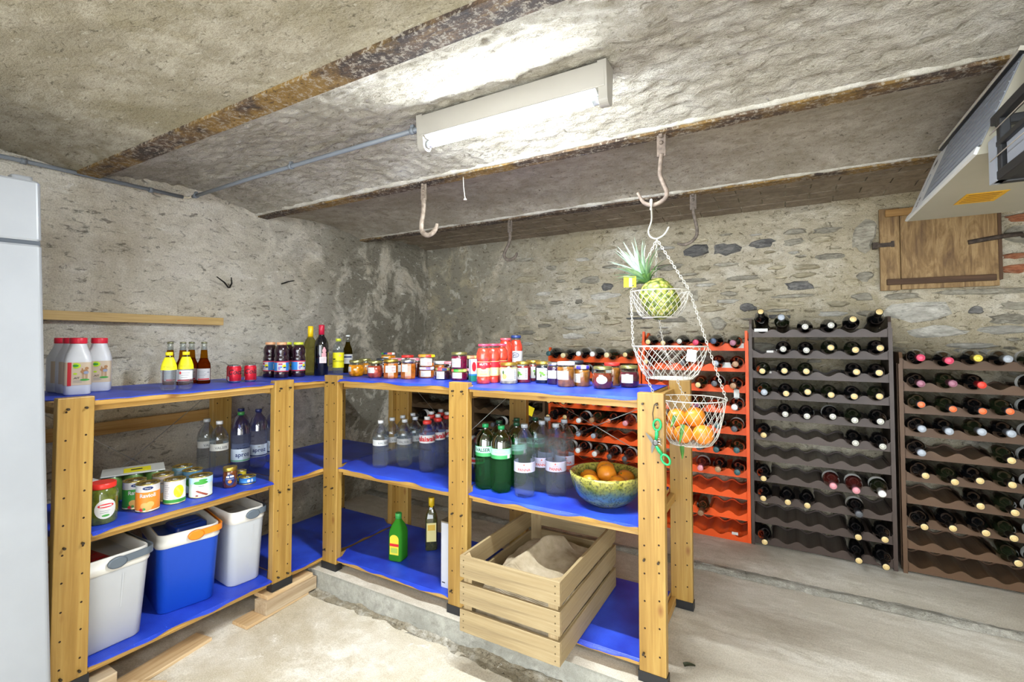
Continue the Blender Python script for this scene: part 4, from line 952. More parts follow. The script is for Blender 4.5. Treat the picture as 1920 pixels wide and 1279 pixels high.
def d_beans(l, r, h):
    l.patch(r, h * .66, h * .95, -1.7, 1.7, 9, 24); l.oval(r + .0006, h * .72, 0, .028, .008, 3); l.oval(r + .0006, h * .84, .2, .017, .005, 3); scribble(l, r + .0006, h * .5, h * .62, -.2, .4, 7, 1)
    for i in range(16): l.oval(r + .001, h * (.12 + .22 * ((i * .381) % 1)), -.3 + .85 * ((i * .618) % 1), .0062, .0035, 6, 8)
def d_stripe(m0, m1):
    def f(l, r, h): l.patch(r, .006, h * .55, -1.7, 1.7, m0, 24); l.oval(r + .0006, h * .5, -.2, .02, .018, m1); scribble(l, r + .0006, h * .66, h * .9, -.6, .5, 7, 2)
    return f
tin('food_tin', 'orange and white ravioli tin in front on the wall unit', -2.262, 0.963, .040, .110, M('tin_white', 'eeeae4', .4, .1), d_rav())
tin('food_tin', 'green and white ravioli tin just left behind the orange one', -2.345, 0.95, .039, .112, M('tin_white', 'eeeae4', .4, .1), d_rav(True), .15)
tin('food_tin', 'pale beige tin behind the ravioli and corn tins', -2.35, 1.056, .039, .110, M('tin_beige', 'dcc8b4', .4, .1), d_stripe(10, 0))
tin('food_tin', 'tin of sweetcorn with a yellow picture and green base', -2.27, 1.065, .0395, .099, M('tin_white', 'eeeae4', .4, .1), d_corn, -.05)
tin('food_tin', 'blue-topped tin with gold lid at the back of the tins', -2.432, 1.172, .0385, .108, M('tin_sky', '9cc4d6', .4, .1), d_stripe(9, 0))
tin('food_tin', 'blue tin with gold lid right behind the bean tin', -2.352, 1.176, .039, .101, M('tin_blue', '6fa3c2', .4, .1), d_stripe(9, 3))
tin('food_tin', 'low tin of red beans with green and white label, rightmost of the tins', -2.262, 1.166, .0445, .091, M('tin_mint', 'e2ecdc', .4, .1), d_beans)
def greenpack():
    t = put('tin_multipack', 'wrapped pack of green tins with a yellow price sticker on top', 'multipack', -2.515, 1.015, M1, .0)
    for i in range(2):
        for j in range(3):
            bb = MB(); bb.lathe([(.035, 0), (.036, .003), (.036, .107), (.033, .110)], 24, [1, 0, 1, 1]); bb.build('tin', [M('tin_green', '5a7a3c', .35, .2), SILV], t, ((j - 1) * .073, (i - .5) * .073, 0))
    s = MB(); s.box(-.110, .110, -.075, .075, .1105, .116); s.build('card_top', M('card_grey', 'c9cbc6', .5), t, bevel=.002)
    y = MB(); y.box(-.035, .06, -.055, .03, .1162, .1168, 0); y.build('sticker', YEL, t); y2 = MB(); y2.box(-.01, .03, -.02, .0, .1170, .1173, 0); y2.build('sticker_print', INK, t)
greenpack()
t = put('spread_jar', 'small brown spread jar with gold lid and navy label', 'jar', -2.275, 1.302, M1)
bb = MB(); bb.lathe([(.027, 0), (.0305, .005), (.031, .05), (.029, .072), (.026, .078)], 26, 0); bb.build('spread', content('hazel_brown', '6a3818'), t)
c = MB(); c.lathe([(.0285, .076), (.0295, .079), (.0295, .092), (.027, .0945)], 26, 0); c.build('lid', GOLD, t)
l = MB(); l.oval(.0313, .038, 0, .021, .026, 0, 26); l.patch(.0318, .048, .056, -.5, -.1, 1, 4); l.patch(.0318, .049, .058, .0, .5, 1, 4); l.oval(.0318, .030, 0, .008, .007, 2); l.patch(.0318, .041, .0425, -.5, .5, 1, 6); l.build('label', [NAVY, WHT, ORG], t)
def d_tuna(l, r, h): l.oval(r + .0006, h * .52, .15, .007, .007, 0); l.oval(r + .0006, h * .52, .55, .004, .008, 0); l.patch(r, h * .15, h * .28, -1, 1, 5, 12)
tin('tuna_tin', 'flat blue fish tin with gold top near the post', -2.262, 1.378, .0365, .034, M('tin_ocean', '3f86c8', .4, .2), d_tuna)
tin('tuna_tin', 'little yellow tin behind the flat blue tin', -2.325, 1.385, .022, .050, M('tin_yellow', 'e8d23a', .4, .2), lambda l, r, h: l.oval(r + .0006, h * .6, -.2, .012, .009, 5))

# ---- water bottles
def pet(name, label, group, x, y, z, prof, split, fillm, capm, capr, labf, lmats, off=0, lobes=(5, .03, .22), capring=None, neckm=None):
    t = put(name, label, 'bottle', x, y, z, off, group)
    lo = [p for p in prof if p[1] <= split]; hi = [p for p in prof if p[1] >= split]
    bb = MB(); bb.lathe(lo, 30, 0, lobes=lobes); bb.build('body', fillm, t)
    n_ = MB(); n_.lathe(hi, 26, 0, cap0=False); n_.build('neck', neckm or PETC, t)
    h = prof[-1][1]; c = MB(); c.lathe([(capr, h - .004), (capr * 1.02, h + .010), (capr * .92, h + .0125)], 20, 0); c.build('cap', capm, t)
    if capring: k_ = MB(); k_.lathe([(capr * .9, h - .022), (capr * 1.5, h - .026), (capr * 1.55, h - .012), (capr * 1.0, h - .005)], 20, 0); k_.build('cap_collar', capring, t)
    lab(t, [labf], lmats); return t
VALP = [(.030, 0), (.040, .010), (.0425, .03), (.0425, .130), (.0410, .134), (.0410, .168), (.0425, .172), (.0425, .188), (.040, .205), (.030, .228), (.0165, .245), (.0130, .252), (.0130, .266)]
def l_valser(l): l.patch(.0414, .134, .168, -2.6, 2.6, 0, 36); l.patch(.0417, .160, .168, -2.6, 2.6, 2, 30); l.text('VALSER', .0175, 1, (.0419, .12, .1425), bold=.0001)
VALM = [M('label_silver', 'b9b7ae', .5), M('ink_soft', '4b4f52', .6), M('label_grey', 'b9b7ac', .5)]
CAPG = plastic('cap_grey', 'b9bcbc', .4, .05); CAPW = plastic('cap_white', 'e6e8e8', .4, .05)
pet('water_bottle', 'clear still-water bottle with VALSER band, front one behind the tins', None, -2.498, 1.372, M1, VALP, .188, WATER, CAPW, .0155, l_valser, VALM, .12)
pet('water_bottle', 'clear still-water bottle with VALSER band, back left of the wall unit', None, -2.620, 1.375, M1, VALP, .188, WATER, CAPG, .0155, l_valser, VALM, .25)
APRP = [(.032, 0), (.043, .012), (.0455, .03), (.0455, .058), (.044, .062), (.044, .128), (.0455, .132), (.047, .165), (.0475, .20), (.045, .228), (.034, .262), (.018, .283), (.0135, .290), (.0135, .300)]
def l_aproz(c2):
    def f(l): l.patch(.0445, .062, .126, -1.5, 1.5, 0, 24); l.text('aproz', .030, 1, (.0449, .18, .088), bold=.0006); l.patch(.0448, .064, .071, -1.5, 1.5, 2, 20); l.oval(.0449, .115, .15, .007, .003, 3)
    return f
m_ap = [M('label_ice', 'b7c2cd', .5), NAVY]
APRM_G = m_ap + [M('aproz_green', '5fa27e', .5), INKG]; APRM_B = m_ap + [NAVY, INKG]
LILP = thinclear('pet_lilac', 'b9c0e6', .35); CAPN = plastic('cap_navy', '232a5e', .4, .05)
pet('water_bottle', 'lilac-tinted aproz bottle with green cap in front', None, -2.478, 1.470, M1, APRP, .20, WATERB, plastic('cap_green', '2f7a3a', .4, .05), .0165, l_aproz(0), APRM_G, .05, neckm=LILP)
pet('water_bottle', 'lilac-tinted aproz bottle with navy cap beside the post', None, -2.500, 1.580, M1, APRP, .20, WATERB, CAPN, .0165, l_aproz(0), APRM_B, -.05, neckm=LILP)
pet('water_bottle', 'lilac-tinted aproz bottle with navy cap in the back row', None, -2.605, 1.545, M1, APRP, .20, WATERB, CAPN, .0165, l_aproz(0), APRM_B, .2, neckm=LILP)
pet('water_bottle', 'lilac-tinted aproz bottle with navy cap behind the right post', None, -2.515, 1.685, M1, APRP, .20, WATERB, CAPN, .0165, l_aproz(0), APRM_B, .0, neckm=LILP)
VA2 = scaled(VALP, .99, .885)
def l_val2(l): l.patch(.0411, .134 * .885, .168 * .885, -2.6, 2.6, 0, 36); l.text('VALSER', .0175, 1, (.0416, .35, .1425 * .885), bold=.0001)
vs = [('front left, whitest label', -1.880, 1.872, CAPW, .0), ('second in the left column', -1.885, 1.962, CAPG, .3), ('front right of the still-water block', -1.790, 1.958, CAPG, -.5), ('third in the left column', -1.890, 2.052, CAPG, .2), ('second in the right column', -1.795, 2.048, CAPG, .4), ('fourth in the left column, at the back', -1.895, 2.142, CAPG, .1)]
for a, x, y, cp, o in vs:
    pet('water_bottle', f'clear VALSER water bottle on the middle shelf, {a}', 'VALSER bottles on the middle shelf', x, y, M2, VA2, .188 * .885, WATER, cp, .0150, l_val2, [M('label_silver2', 'bcbdba', .5) if cp is CAPW else M('label_silver3', '9c9c97', .5), VALM[1]], o)
VLP = [(.034, 0), (.0415, .008), (.0415, .148), (.0400, .150), (.0400, .190), (.0415, .192), (.040, .205), (.030, .230), (.017, .247), (.013, .252), (.013, .268)]
def l_vs(l):
    l.patch(.0404, .150, .190, -2.9, 2.9, 0, 40)
    for a in (-1.05, .55, 2.1): l.text('valais', .034, 1, (.0409, a, .160), bold=.0012)
for a, x, y, o in (('front one of the row', -1.612, 1.932, .35), ('second of the row', -1.612, 2.020, .2), ('third, beside the middle post', -1.618, 2.108, .1), ('in the second row behind the front one', -1.705, 2.080, .3), ('in the second row, rearmost', -1.710, 2.168, .3)):
    pet('water_bottle', f'bluish valais water bottle with red collar, {a}', 'valais bottles', x, y, M2, VLP, .205, WATERB, CAPG, .0150, l_vs, [M('label_valais', 'bfbfbd', .5), M('print_valais', 'b8141c', .5)], o, None, plastic('collar_red', 'c8342c', .4, .05), LILP)
t = put('cola_bottle', 'dark red-capped soft drink bottle glimpsed right of the middle post', 'bottle', -1.298, 1.93, M2)
bb = MB(); bb.lathe([(.03, 0), (.036, .01), (.036, .115), (.034, .15), (.02, .178), (.013, .186)], 24, 0); bb.build('body', content('dark_syrup', '1c1424'), t)
c = MB(); c.lathe([(.0155, .184), (.016, .200), (.014, .203)], 18, 0); c.build('cap', plastic('cap_darkred', '8a2230', .4, .05), t); l = MB(); l.patch(.0364, .085, .115, -1.4, 1.4, 0, 16); l.patch(.0368, .094, .106, -.9, .9, 1, 10); l.patch(.0364, .03, .07, .2, .5, 2, 4); l.build('label', [M('label_mauve', 'b8b0c8', .5), RED, SKY], t)
GRP = [(.030, 0), (.043, .010), (.0465, .03), (.0465, .138), (.0440, .142), (.0440, .148), (.0465, .152), (.0465, .196), (.0475, .200), (.0470, .222), (.040, .245), (.026, .262), (.0145, .270), (.0130, .276), (.0135, .284)]
GPET = thinclear('pet_green', '4fae62', .4); CAPGR = plastic('cap_bottlegreen', '1f9a58', .35, .05); CAPDG = plastic('cap_darkgreen', '12402a', .4, .05)
def l_green(v):
    def f(l):
        R = .0470; l.patch(R, .168, .198, -2.4, 2.4, 0, 36); l.patch(R, .152, .168, -2.4, 2.4, 1, 36)
        if v: l.text('VALSER', .021, 2, (R + .0006, -.25, .174), bold=.0005)
        else: scribble(l, R + .0006, .176, .194, -.7, .7, 3, 2); l.patch(R + .0006, .154, .172, .55, .85, 4, 4)
    return f
GM = [M('label_aqua', 'a8dcc4', .5), M('label_green', '3d9a58', .5), INK, M('label_sage', '7fb79c', .5), WHT]
for a, x, y, o, v, cp in (('front left of the pair, name showing', -1.200, 1.850, -.05, 1, CAPGR), ('front right of the pair, barcode side', -1.112, 1.845, .05, 0, CAPGR), ('behind the left one', -1.190, 1.955, .5, 1, CAPDG), ('behind the right one', -1.095, 1.955, .2, 0, CAPDG), ('third row', -1.150, 2.055, .2, 1, CAPDG), ('rearmost', -1.082, 2.125, .6, 1, CAPDG)):
    pet('water_bottle', f'green sparkling VALSER bottle, {a}', 'green sparkling water bottles', x, y, M2, scaled(GRP, 1, .985), .200 * .985, WATERG, cp, .0150, l_green(v), GM, o, (5, .035, .25), None, GPET)
PAP = [(.036, 0), (.045, .008), (.0455, .03), (.044, .04), (.0455, .05), (.044, .06), (.0455, .07), (.044, .08), (.0455, .09), (.044, .098), (.046, .104), (.0455, .108), (.0455, .152), (.0460, .156), (.044, .166), (.046, .178), (.0445, .19), (.046, .202), (.0445, .214), (.0455, .228), (.0440, .240), (.0260, .272), (.0150, .286), (.0135, .290), (.0135, .298)]
def l_panna(l):
    R = .0460; l.patch(R, .110, .151, -2.5, 2.5, 0, 36); l.patch(R + .0003, .148, .152, -2.5, 2.5, 1, 30); l.text('ACQUA', .006, 2, (R + .0008, -.05, .1325)); l.text('PANNA', .0165, 2, (R + .0008, -.05, .1165), bold=.0004)
    l.oval(R + .0008, .1435, -.05, .0025, .004, 2, 8); l.oval(R + .0008, .1425, -.05, .005, .0016, 2, 8)
for a, x, y, o in (('front left', -.992, 1.842, 0), ('behind between the two front ones', -.962, 1.955, 0), ('front right beside the fruit bowl', -.878, 1.920, 0), ('behind the front right one', -.888, 2.035, .2), ('rearmost of the five', -.985, 2.060, .2)):
    pet('water_bottle', f'clear PANNA water bottle with ribbed belly, {a}', 'PANNA water bottles', x, y, M2, PAP, .240, WATER, plastic('cap_smoke', '9aa0a6', .4, .05), .0150, l_panna, [M('label_lilacwhite', 'bebccb', .5), M('label_lilac', 'cfc8e4', .5), M('print_brick', 'c6543e', .5)], o, (6, .03, .25))

# ---- fruit bowl
def bowl_mat():
    q = NT('glazed_bowl'); v = q.coord(); sx = q.n('ShaderNodeSeparateXYZ'); q.l(v, sx.inputs[0])
    n = q.noise(v, 34, 6, .7); n2 = q.noise(v, 110, 3); mr = q.n('ShaderNodeMath', operation='MULTIPLY_ADD'); mr.inputs[1].default_value = 7.0; q.l(sx.outputs[2], mr.inputs[0])
    mm = q.n('ShaderNodeMath', operation='MULTIPLY_ADD'); mm.inputs[1].default_value = .45; mm.inputs[2].default_value = -.22; q.l(n, mm.inputs[0]); q.l(mm.outputs[0], mr.inputs[2])
    c = q.ramp(mr.outputs[0], [(.03, '77795f'), (.22, '5f6d5c'), (.36, '3b5c6a'), (.50, '3f5748'), (.66, '646e2c'), (.80, '8d8c38'), (.88, 'aca54c')])
    c = q.mix(q.ramp(n2, [(.36, .8), (.52, 0.0)]), c, '26301e'); q.l(c, q.b.inputs['Base Color']); q.b.inputs['Roughness'].default_value = .22; q.b.inputs['Coat Weight'].default_value = .6; return q.m
bx, by = -0.651, 1.925
t = thing('fruit_bowl', 'large glazed bowl, blue fading to yellow-green rim, full of oranges', 'bowl', (bx, by, M2))
bb = MB(); bb.lathe([(.062, 0), (.066, .004), (.094, .016), (.120, .040), (.138, .072), (.147, .105), (.151, .125), (.151, .131), (.143, .133), (.133, .119), (.112, .08), (.09, .045), (.06, .02), (.02, .012)], 56, 0); bb.build('body', bowl_mat(), t)
def orange_mat(name, c0, c1):
    q = NT(name); n = q.noise(q.coord(), 10, 3); q.l(q.mix(q.ramp(n, [(.35, 0.0), (.7, 1.0)]), c0, c1), q.b.inputs['Base Color']); q.b.inputs['Roughness'].default_value = .38
    n2 = q.noise(q.coord(), 160, 2); q.bump(n2, .35, .002); return q.m
m_or = orange_mat('orange_peel', 'd67c12', 'e8962a'); m_man = orange_mat('mandarin_peel', 'd2741a', 'de922c')
def fruit(name, label, cat, group, x, y, z, r, mat, leaf=0, seed=0):
    t = thing(name, label, cat, (x, y, z), seed * 1.3, group)
    bb = MB(); bb.ball((0, 0, r), r, 22, 14, 0, (1, 1, .95), .05, seed); bb.build('peel', mat, t)
    s = MB(); s.lathe([(.0045, 0), (.003, .004)], 6, 0, T=Matrix.Translation((0, -r * .6, r * 1.68)) @ Matrix.Rotation(.65, 4, 'X')); s.build('stem', M('stem_green', '5c7a34', .6), t); return t
for a, dx, dy, dz in (('front left, low in the bowl', -.050, -.052, .048), ('in the middle on top of the pile', .000, .005, .080), ('at the far left against the rim', -.085, .020, .045), ('at the back left, raised', -.030, .078, .075), ('front right beside the post', .058, -.030, .050), ('at the back right', .062, .062, .052), ('in the middle at the bottom', .008, .01, .016)):
    fruit('orange', f'orange {a}', 'orange', 'oranges in the bowl', bx + dx, by + dy, M2 + dz, .040 if dz > .02 else .034, m_or, seed=int((dx + 1) * 100))

# ---- bottom shelf of the kerb unit
t = put('oil_bottle', 'green square oil bottle with green cap and yellow label', 'bottle', -1.78, 1.905, B2, -.55)
bb = MB(); bb.loft([rrect(2 * a, 2 * a, a * .45, z, 4) for a, z in ((.036, 0), (.040, .006), (.040, .135), (.037, .155), (.028, .178), (.016, .198), (.0135, .205), (.0135, .215))], 0); bb.build('body', glassy('oil_green', '4fb83c', 1.2, .2, .05, .42), t)
c = MB(); c.lathe([(.0165, .209), (.0172, .235), (.015, .2385)], 20, 0); c.build('cap', plastic('cap_leaf', '3a9a48', .4, .05), t)
l = MB(); T = Matrix.Translation((0, -.0406, 0)) @ Matrix.Rotation(PI / 2, 4, 'X')
def quad(x0, x1, z0, z1, m, d=0): l.add([(x0, z0, d), (x1, z0, d), (x1, z1, d), (x0, z1, d)], [(0, 1, 2, 3)], m, False, T)
quad(-.026, .026, .035, .115, 0); l.add([(.026 * math.cos(i * PI / 12), .115 + .022 * math.sin(i * PI / 12), 0) for i in range(13)], [list(range(13))], 0, False, T); quad(-.026, .026, .078, .092, 1, .0004); quad(-.02, .02, .045, .07, 2, .0004);  l.build('label', [M('label_sun', 'e6d43a', .5), RED, M('label_olive', 'a9c24a', .5), GRN], t)
t = put('oil_bottle', 'dark oil bottle with tall yellow cap behind the white box', 'bottle', -1.706, 2.085, B2, 0)
bb = MB(); bb.loft([rrect(2 * a, 2 * a, a * .4, z, 4) for a, z in ((.030, 0), (.033, .006), (.033, .17), (.028, .195), (.017, .215), (.0145, .225), (.0145, .235))], 0); bb.build('body', content('olive_oil', '3a3a18', .1), t)
c = MB(); c.lathe([(.0165, .228), (.0165, .276), (.014, .279)], 20, 0); c.build('cap', plastic('cap_ochre', 'd8b41e', .4, .05), t)
l = MB(); T = Matrix.Translation((0, -.0336, 0)) @ Matrix.Rotation(PI / 2, 4, 'X'); quad(-.026, .026, .05, .15, 0); quad(-.02, .02, .11, .14, 1, .0004); l.build('label', [CREAM, M('label_ochre', 'c9a23a', .5)], t)
t = thing('white_canister', 'white rectangular canister with a wire handle beside the middle post', 'canister', (-1.372, 1.842, B2))
bb = MB(); bb.loft([rrect(.078, .10, .006, z, 3) for z in (0, .30)], 0, smooth=False); bb.build('body', plastic('canister_white', 'bfc1c8', .35, .02), t)
bb = MB(); bb.loft([rrect(.080, .102, .006, z, 3) for z in (.296, .303)], 0, smooth=False); bb.build('lid_plate', M('tin_edge', '8a8272', .4, .6), t)
bb = MB(); bb.tube([(.012 * math.cos(a), -.01, .303 + .026 * math.sin(a)) for a in [i * PI / 10 for i in range(11)]], .0022, 8); bb.build('wire_handle', m_steel, t)
bb = MB(); bb.box(-.030, -.012, -.0506, -.0502, .02, .025); bb.build('print_mark', INK, t)

# ---- crate with burlap
CX0, CX1, CY0, CY1, CZ = -1.132, -.700, 1.560, 2.200, B2
t = thing('wooden_crate', 'raw pine slatted crate jutting out over the bottom shelf, holding burlap', 'crate', ((CX0 + CX1) / 2, (CY0 + CY1) / 2, CZ))
hw, hd = (CX1 - CX0) / 2, (CY1 - CY0) / 2; HT = .295; sh = .084; rows = (.002, .107, .211)
m_nl = M('nail_head', '6a5a40', .5, .5)
for z in rows:
    for s in (-1, 1):
        bb = MB(); bb.box(-hw, hw, -.006, .006, 0, sh); o = bb.build('slat', W_RAWX, t, (0, s * (hd - .006), z), bevel=.0015)
        nl = MB()
        for sx in (-1, 1):
            for q in (.2, .5, .8): nl.lathe([(.0028, 0), (.0028, .0008)], 8, 0, T=Matrix.Translation((sx * (hw - .018), s * .0061, sh * q)) @ Matrix.Rotation(PI / 2 * (1 if s < 0 else -1), 4, 'X'))
        tag(nl.build('nails', m_nl, o), kind='stuff')
        bb = MB(); bb.box(-.006, .006, -hd + .012, hd - .012, 0, sh); bb.build('slat', W_RAWY, t, (s * (hw - .006), 0, z), bevel=.0015)
for sx in (-1, 1):
    for sy in (-1, 1):
        bb = MB(); a = .038; x, y = sx * (hw - .012), sy * (hd - .012); bb.add([(0, 0, .0), (-sx * a, 0, .0), (0, -sy * a, .0), (0, 0, HT - .004), (-sx * a, 0, HT - .004), (0, -sy * a, HT - .004)], [(0, 1, 2), (3, 5, 4), (0, 3, 4, 1), (1, 4, 5, 2), (2, 5, 3, 0)]); bb.build('corner_block', wood('raw_pine_z', 2, '94805c', 'b29d76', 'c4b08c', rough=.65), t, (x, y, 0))
for i in range(5):
    bb = MB(); ww = (2 * hw - .03) / 5; bb.box(-ww / 2 + .006, ww / 2 - .006, -hd + .002, hd - .002, 0, .008); bb.build('floor_slat', W_RAWY, t, (-hw + .015 + ww * (i + .5), 0, -.0002), bevel=.001)
def burlap_mat():
    q = NT('burlap'); v = q.coord(); wv = q.n('ShaderNodeTexWave', wave_type='BANDS', bands_direction='X'); wv.inputs['Scale'].default_value = 130; q.l(v, wv.inputs[0]); wv2 = q.n('ShaderNodeTexWave', wave_type='BANDS', bands_direction='Y'); wv2.inputs['Scale'].default_value = 130; q.l(v, wv2.inputs[0])
    n = q.noise(v, 20, 4); c = q.ramp(n, [(.3, 'a08f72'), (.5, 'b9a88b'), (.75, 'cfc0a6')]); ad = q.n('ShaderNodeMath', operation='ADD'); q.l(wv.outputs['Fac'], ad.inputs[0]); q.l(wv2.outputs['Fac'], ad.inputs[1])
    q.l(c, q.b.inputs['Base Color']); q.b.inputs['Roughness'].default_value = .95; q.bump(ad.outputs[0], .6, .002); return q.m
def sack(u, v):
    x = -.185 + .37 * u; y = -.265 + .50 * v
    h = .185 + .030 * fb(Vector((x * 4, y * 4, 2)), 3) + .055 * math.exp(-((x - .02) ** 2 / .02 + (y - .02) ** 2 / .02)) + .05 * math.exp(-((x + .01 - y * .35) ** 2 / .0014)) * (1 if -.16 < y < .12 else .25)
    h += .045 * max(0, y + .02) * 2 - .03 * math.exp(-((x + .06) ** 2 / .0012 + (y - .0) ** 2 / .02))
    e = min(1, min(u, 1 - u, v, 1 - v) * 9); return (x, y, .012 + (h - .012) * e ** .5)
g = grid_obj('burlap_sack', burlap_mat(), 70, 80, sack); g.location = ((CX0 + CX1) / 2, (CY0 + CY1) / 2, CZ); tag(g, 'crumpled beige burlap sack lying inside the pine crate', 'sack')

# ---- cool boxes on the wall unit's bottom shelf
def cooler(label, x, y, rz, w, d, h, colm, rimm, hanm, grooves, inner):
    t = thing('cool_box', label, 'cool box', (x, y, B1), rz); r = .035
    bb = MB(); bb.loft([rrect(w * k_, d * k_, r, z, 6) for k_, z in ((.84, 0), (.87, .006), (.97, h - .055), (.975, h - .05))], 0); bb.build('body', colm, t)
    rm = MB(); rm.loft([rrect(w * .985, d * .985, r, h - .055, 6), rrect(w * 1.0, d * 1.0, r, h - .048, 6), rrect(w * 1.0, d * 1.0, r, h - .030, 6), rrect(w * .965, d * .965, r, h - .026, 6), rrect(w * .965, d * .965, r, h - .004, 6), rrect(w * .945, d * .945, r * .9, h, 6), rrect(w * .90, d * .90, r * .8, h - .002, 6), rrect(w * .76, d * .76, r * .7, .03, 6)], 0, cap0=False); rm.build('rim', rimm, t)
    hb = MB(); pts = []; zz = h - .016; n = 10
    a, bq = w * .5 + .004, d * .5 + .004
    path = [(w * .10, -bq, zz - .004), (w * .28, -bq, zz - .002)] + [(a - r + r * math.cos(q), -bq + r - r * math.sin(-q) if False else -bq + r - r * math.cos(PI / 2 - q + 0) if False else 0, zz) for q in []]
    for i in range(n + 1):
        q = -PI / 2 + PI / 2 * i / n; path.append((a - r + r * math.cos(q), -bq + r + r * math.sin(q), zz))
    path.append((a, 0, zz))
    for i in range(n + 1):
        q = PI / 2 * i / n; path.append((a - r + r * math.cos(q), bq - r + r * math.sin(q), zz))
    path += [(w * .28, bq, zz - .002), (w * .10, bq, zz - .004)]
    path = path if True else path
    lo = []
    for p in path: lo.append(p)
    for i in range(len(lo) - 1):
        pass
    v = []; hh = .013; th = .005
    for i, p in enumerate(lo):
        p0, p1 = Vector(lo[max(i - 1, 0)]), Vector(lo[min(i + 1, len(lo) - 1)]); d_ = (p1 - p0); d_.z = 0; d_.normalize(); nn = Vector((d_.y, -d_.x, 0))
        P = Vector(p); v.append([tuple(P - nn * 0 + Vector((0, 0, -hh))), tuple(P + nn * th + Vector((0, 0, -hh))), tuple(P + nn * th + Vector((0, 0, hh))), tuple(P + Vector((0, 0, hh)))])
    hb.loft(v, 0, smooth=False); 
    for s in (-1, 1):
        T = Matrix.Translation((w * .08, s * (bq), zz - .008)) @ Matrix.Rotation(PI / 2 * (1 if s < 0 else -1), 4, 'X') @ Matrix.Scale(1.5, 4, (1, 0, 0)); hb.lathe([(.021, -.001), (.021, .005), (.017, .0075)], 22, 0, T=T)
    hb.build('handle', hanm, t)
    if grooves:
        gm = MB()
        for gx in grooves: 
            k0, k1 = .85, .97; gm.add([(w * gx * k0, -d * .5 * k0 - .0015, .012), (w * gx * k0 + .005, -d * .5 * k0 - .0015, .012), (w * gx * k1 + .005, -d * .5 * k1 - .0015, h - .075), (w * gx * k1, -d * .5 * k1 - .0015, h - .075)], [(0, 1, 2, 3)])
        gm.build('groove_shade', M('rib_shadowgrey', 'b4b6b8', .5), t)  # flat grey strips paint the shade of moulded grooves
    for nm, cm, bx_, by_, bz, bw_, bd_, bh_, rot in inner:
        p = thing('ice_pack', nm, 'ice pack', (x + math.cos(rz) * bx_ - math.sin(rz) * by_, y + math.sin(rz) * bx_ + math.cos(rz) * by_, B1 + bz), rz + rot)
        q = MB(); q.loft([rrect(bw_ * k_, bd_ * k_, .015, z, 4) for k_, z in ((.9, 0), (1, .006), (1, bh_ - .006), (.92, bh_))], 0); q.build('shell', cm, p)
        for i in range(3):
            rb = MB(); rb.box(-bw_ * .4, bw_ * .4, -.004, .004, 0, .004); rb.build('ridge', cm, p, (0, (i - 1) * bd_ * .28, bh_ - .001))
    return t
G1 = plastic('cooler_grey', 'b9bbbd', .45, .05); G2 = plastic('cooler_blue', '0f46b4', .45, .05); RIM = plastic('cooler_cream', 'd2cfc6', .4, .03); HGR = plastic('handle_grey', '5c666f', .4, .05); HOR = plastic('handle_orange', 'ea8418', .4, .05)
REDP = plastic('pack_red', 'a81822', .4, .05); BLUP = plastic('pack_blue', '123a9c', .35, .05)
rz = PI / 2
cooler('light grey cool box with dark grey handle, nearest, behind the near post', -2.400, .818, rz, .285, .40, .345, G1, RIM, HGR, (-.30, .16), [('dark red cool pack inside the nearest cool box', REDP, -.02, .02, .032, .15, .20, .265, .1)])
cooler('bright blue cool box with cream rim and orange handle', -2.412, 1.158, rz - .22, .240, .34, .335, G2, RIM, HOR, (), [('blue cool pack standing in the blue cool box', BLUP, .035, .05, .034, .13, .14, .275, .1)])
cooler('tall pale grey cool box with grey handle, farthest of the three', -2.405, 1.388, rz - .10, .165, .36, .350, plastic('cooler_grey2', 'bcbfc2', .45, .05), RIM, HGR, (.12,), [('small red cool pack inside the farthest cool box', REDP, .0, .03, .032, .09, .17, .265, 0)])

# ---- blocks and boards under the wall unit
OLDW = wood('weathered_timber', 1, '9a8468', 'bba78a', 'd2c2a8', rough=.75, knots=False); PLY = wood('pale_plank', 1, 'b08a5a', 'd2b48a', 'e2cba6', rough=.65, knots=False)
def slab(name, label, x, y, z, w_, d_, h_, rz, mat, cat='board', tilt=0):
    t = MB(); t.box(-w_ / 2, w_ / 2, -d_ / 2, d_ / 2, 0, h_); o = t.build(name, mat, None, (x, y, z), bevel=.002); o.rotation_euler = (tilt, 0, rz); return tag(o, label, cat)
slab('timber_block', 'weathered timber block under the middle post of the wall unit', -2.185, 1.545, -.085, .085, .29, .062, .05, OLDW, 'block')
slab('packing_board', 'thin pale board packed between timber block and the post foot', -2.205, 1.545, -.023, .10, .26, .020, .05, PLY)
slab('packing_board', 'pale flat board on the floor under the timber block', -2.195, 1.475, -.099, .105, .34, .014, .06, PLY)
slab('timber_block', 'timber block under the near post of the wall unit', -2.19, .70, -.085, .09, .26, .083, 0, OLDW, 'block')
slab('packing_board', 'long pale plank sloping out from under the wall unit', -2.205, .955, -.099, .10, .46, .014, .16, PLY, 'board', 0)
slab('packing_board', 'short pale board on the floor at the lower left', -2.095, .87, -.099, .14, .12, .018, .5, PLY)

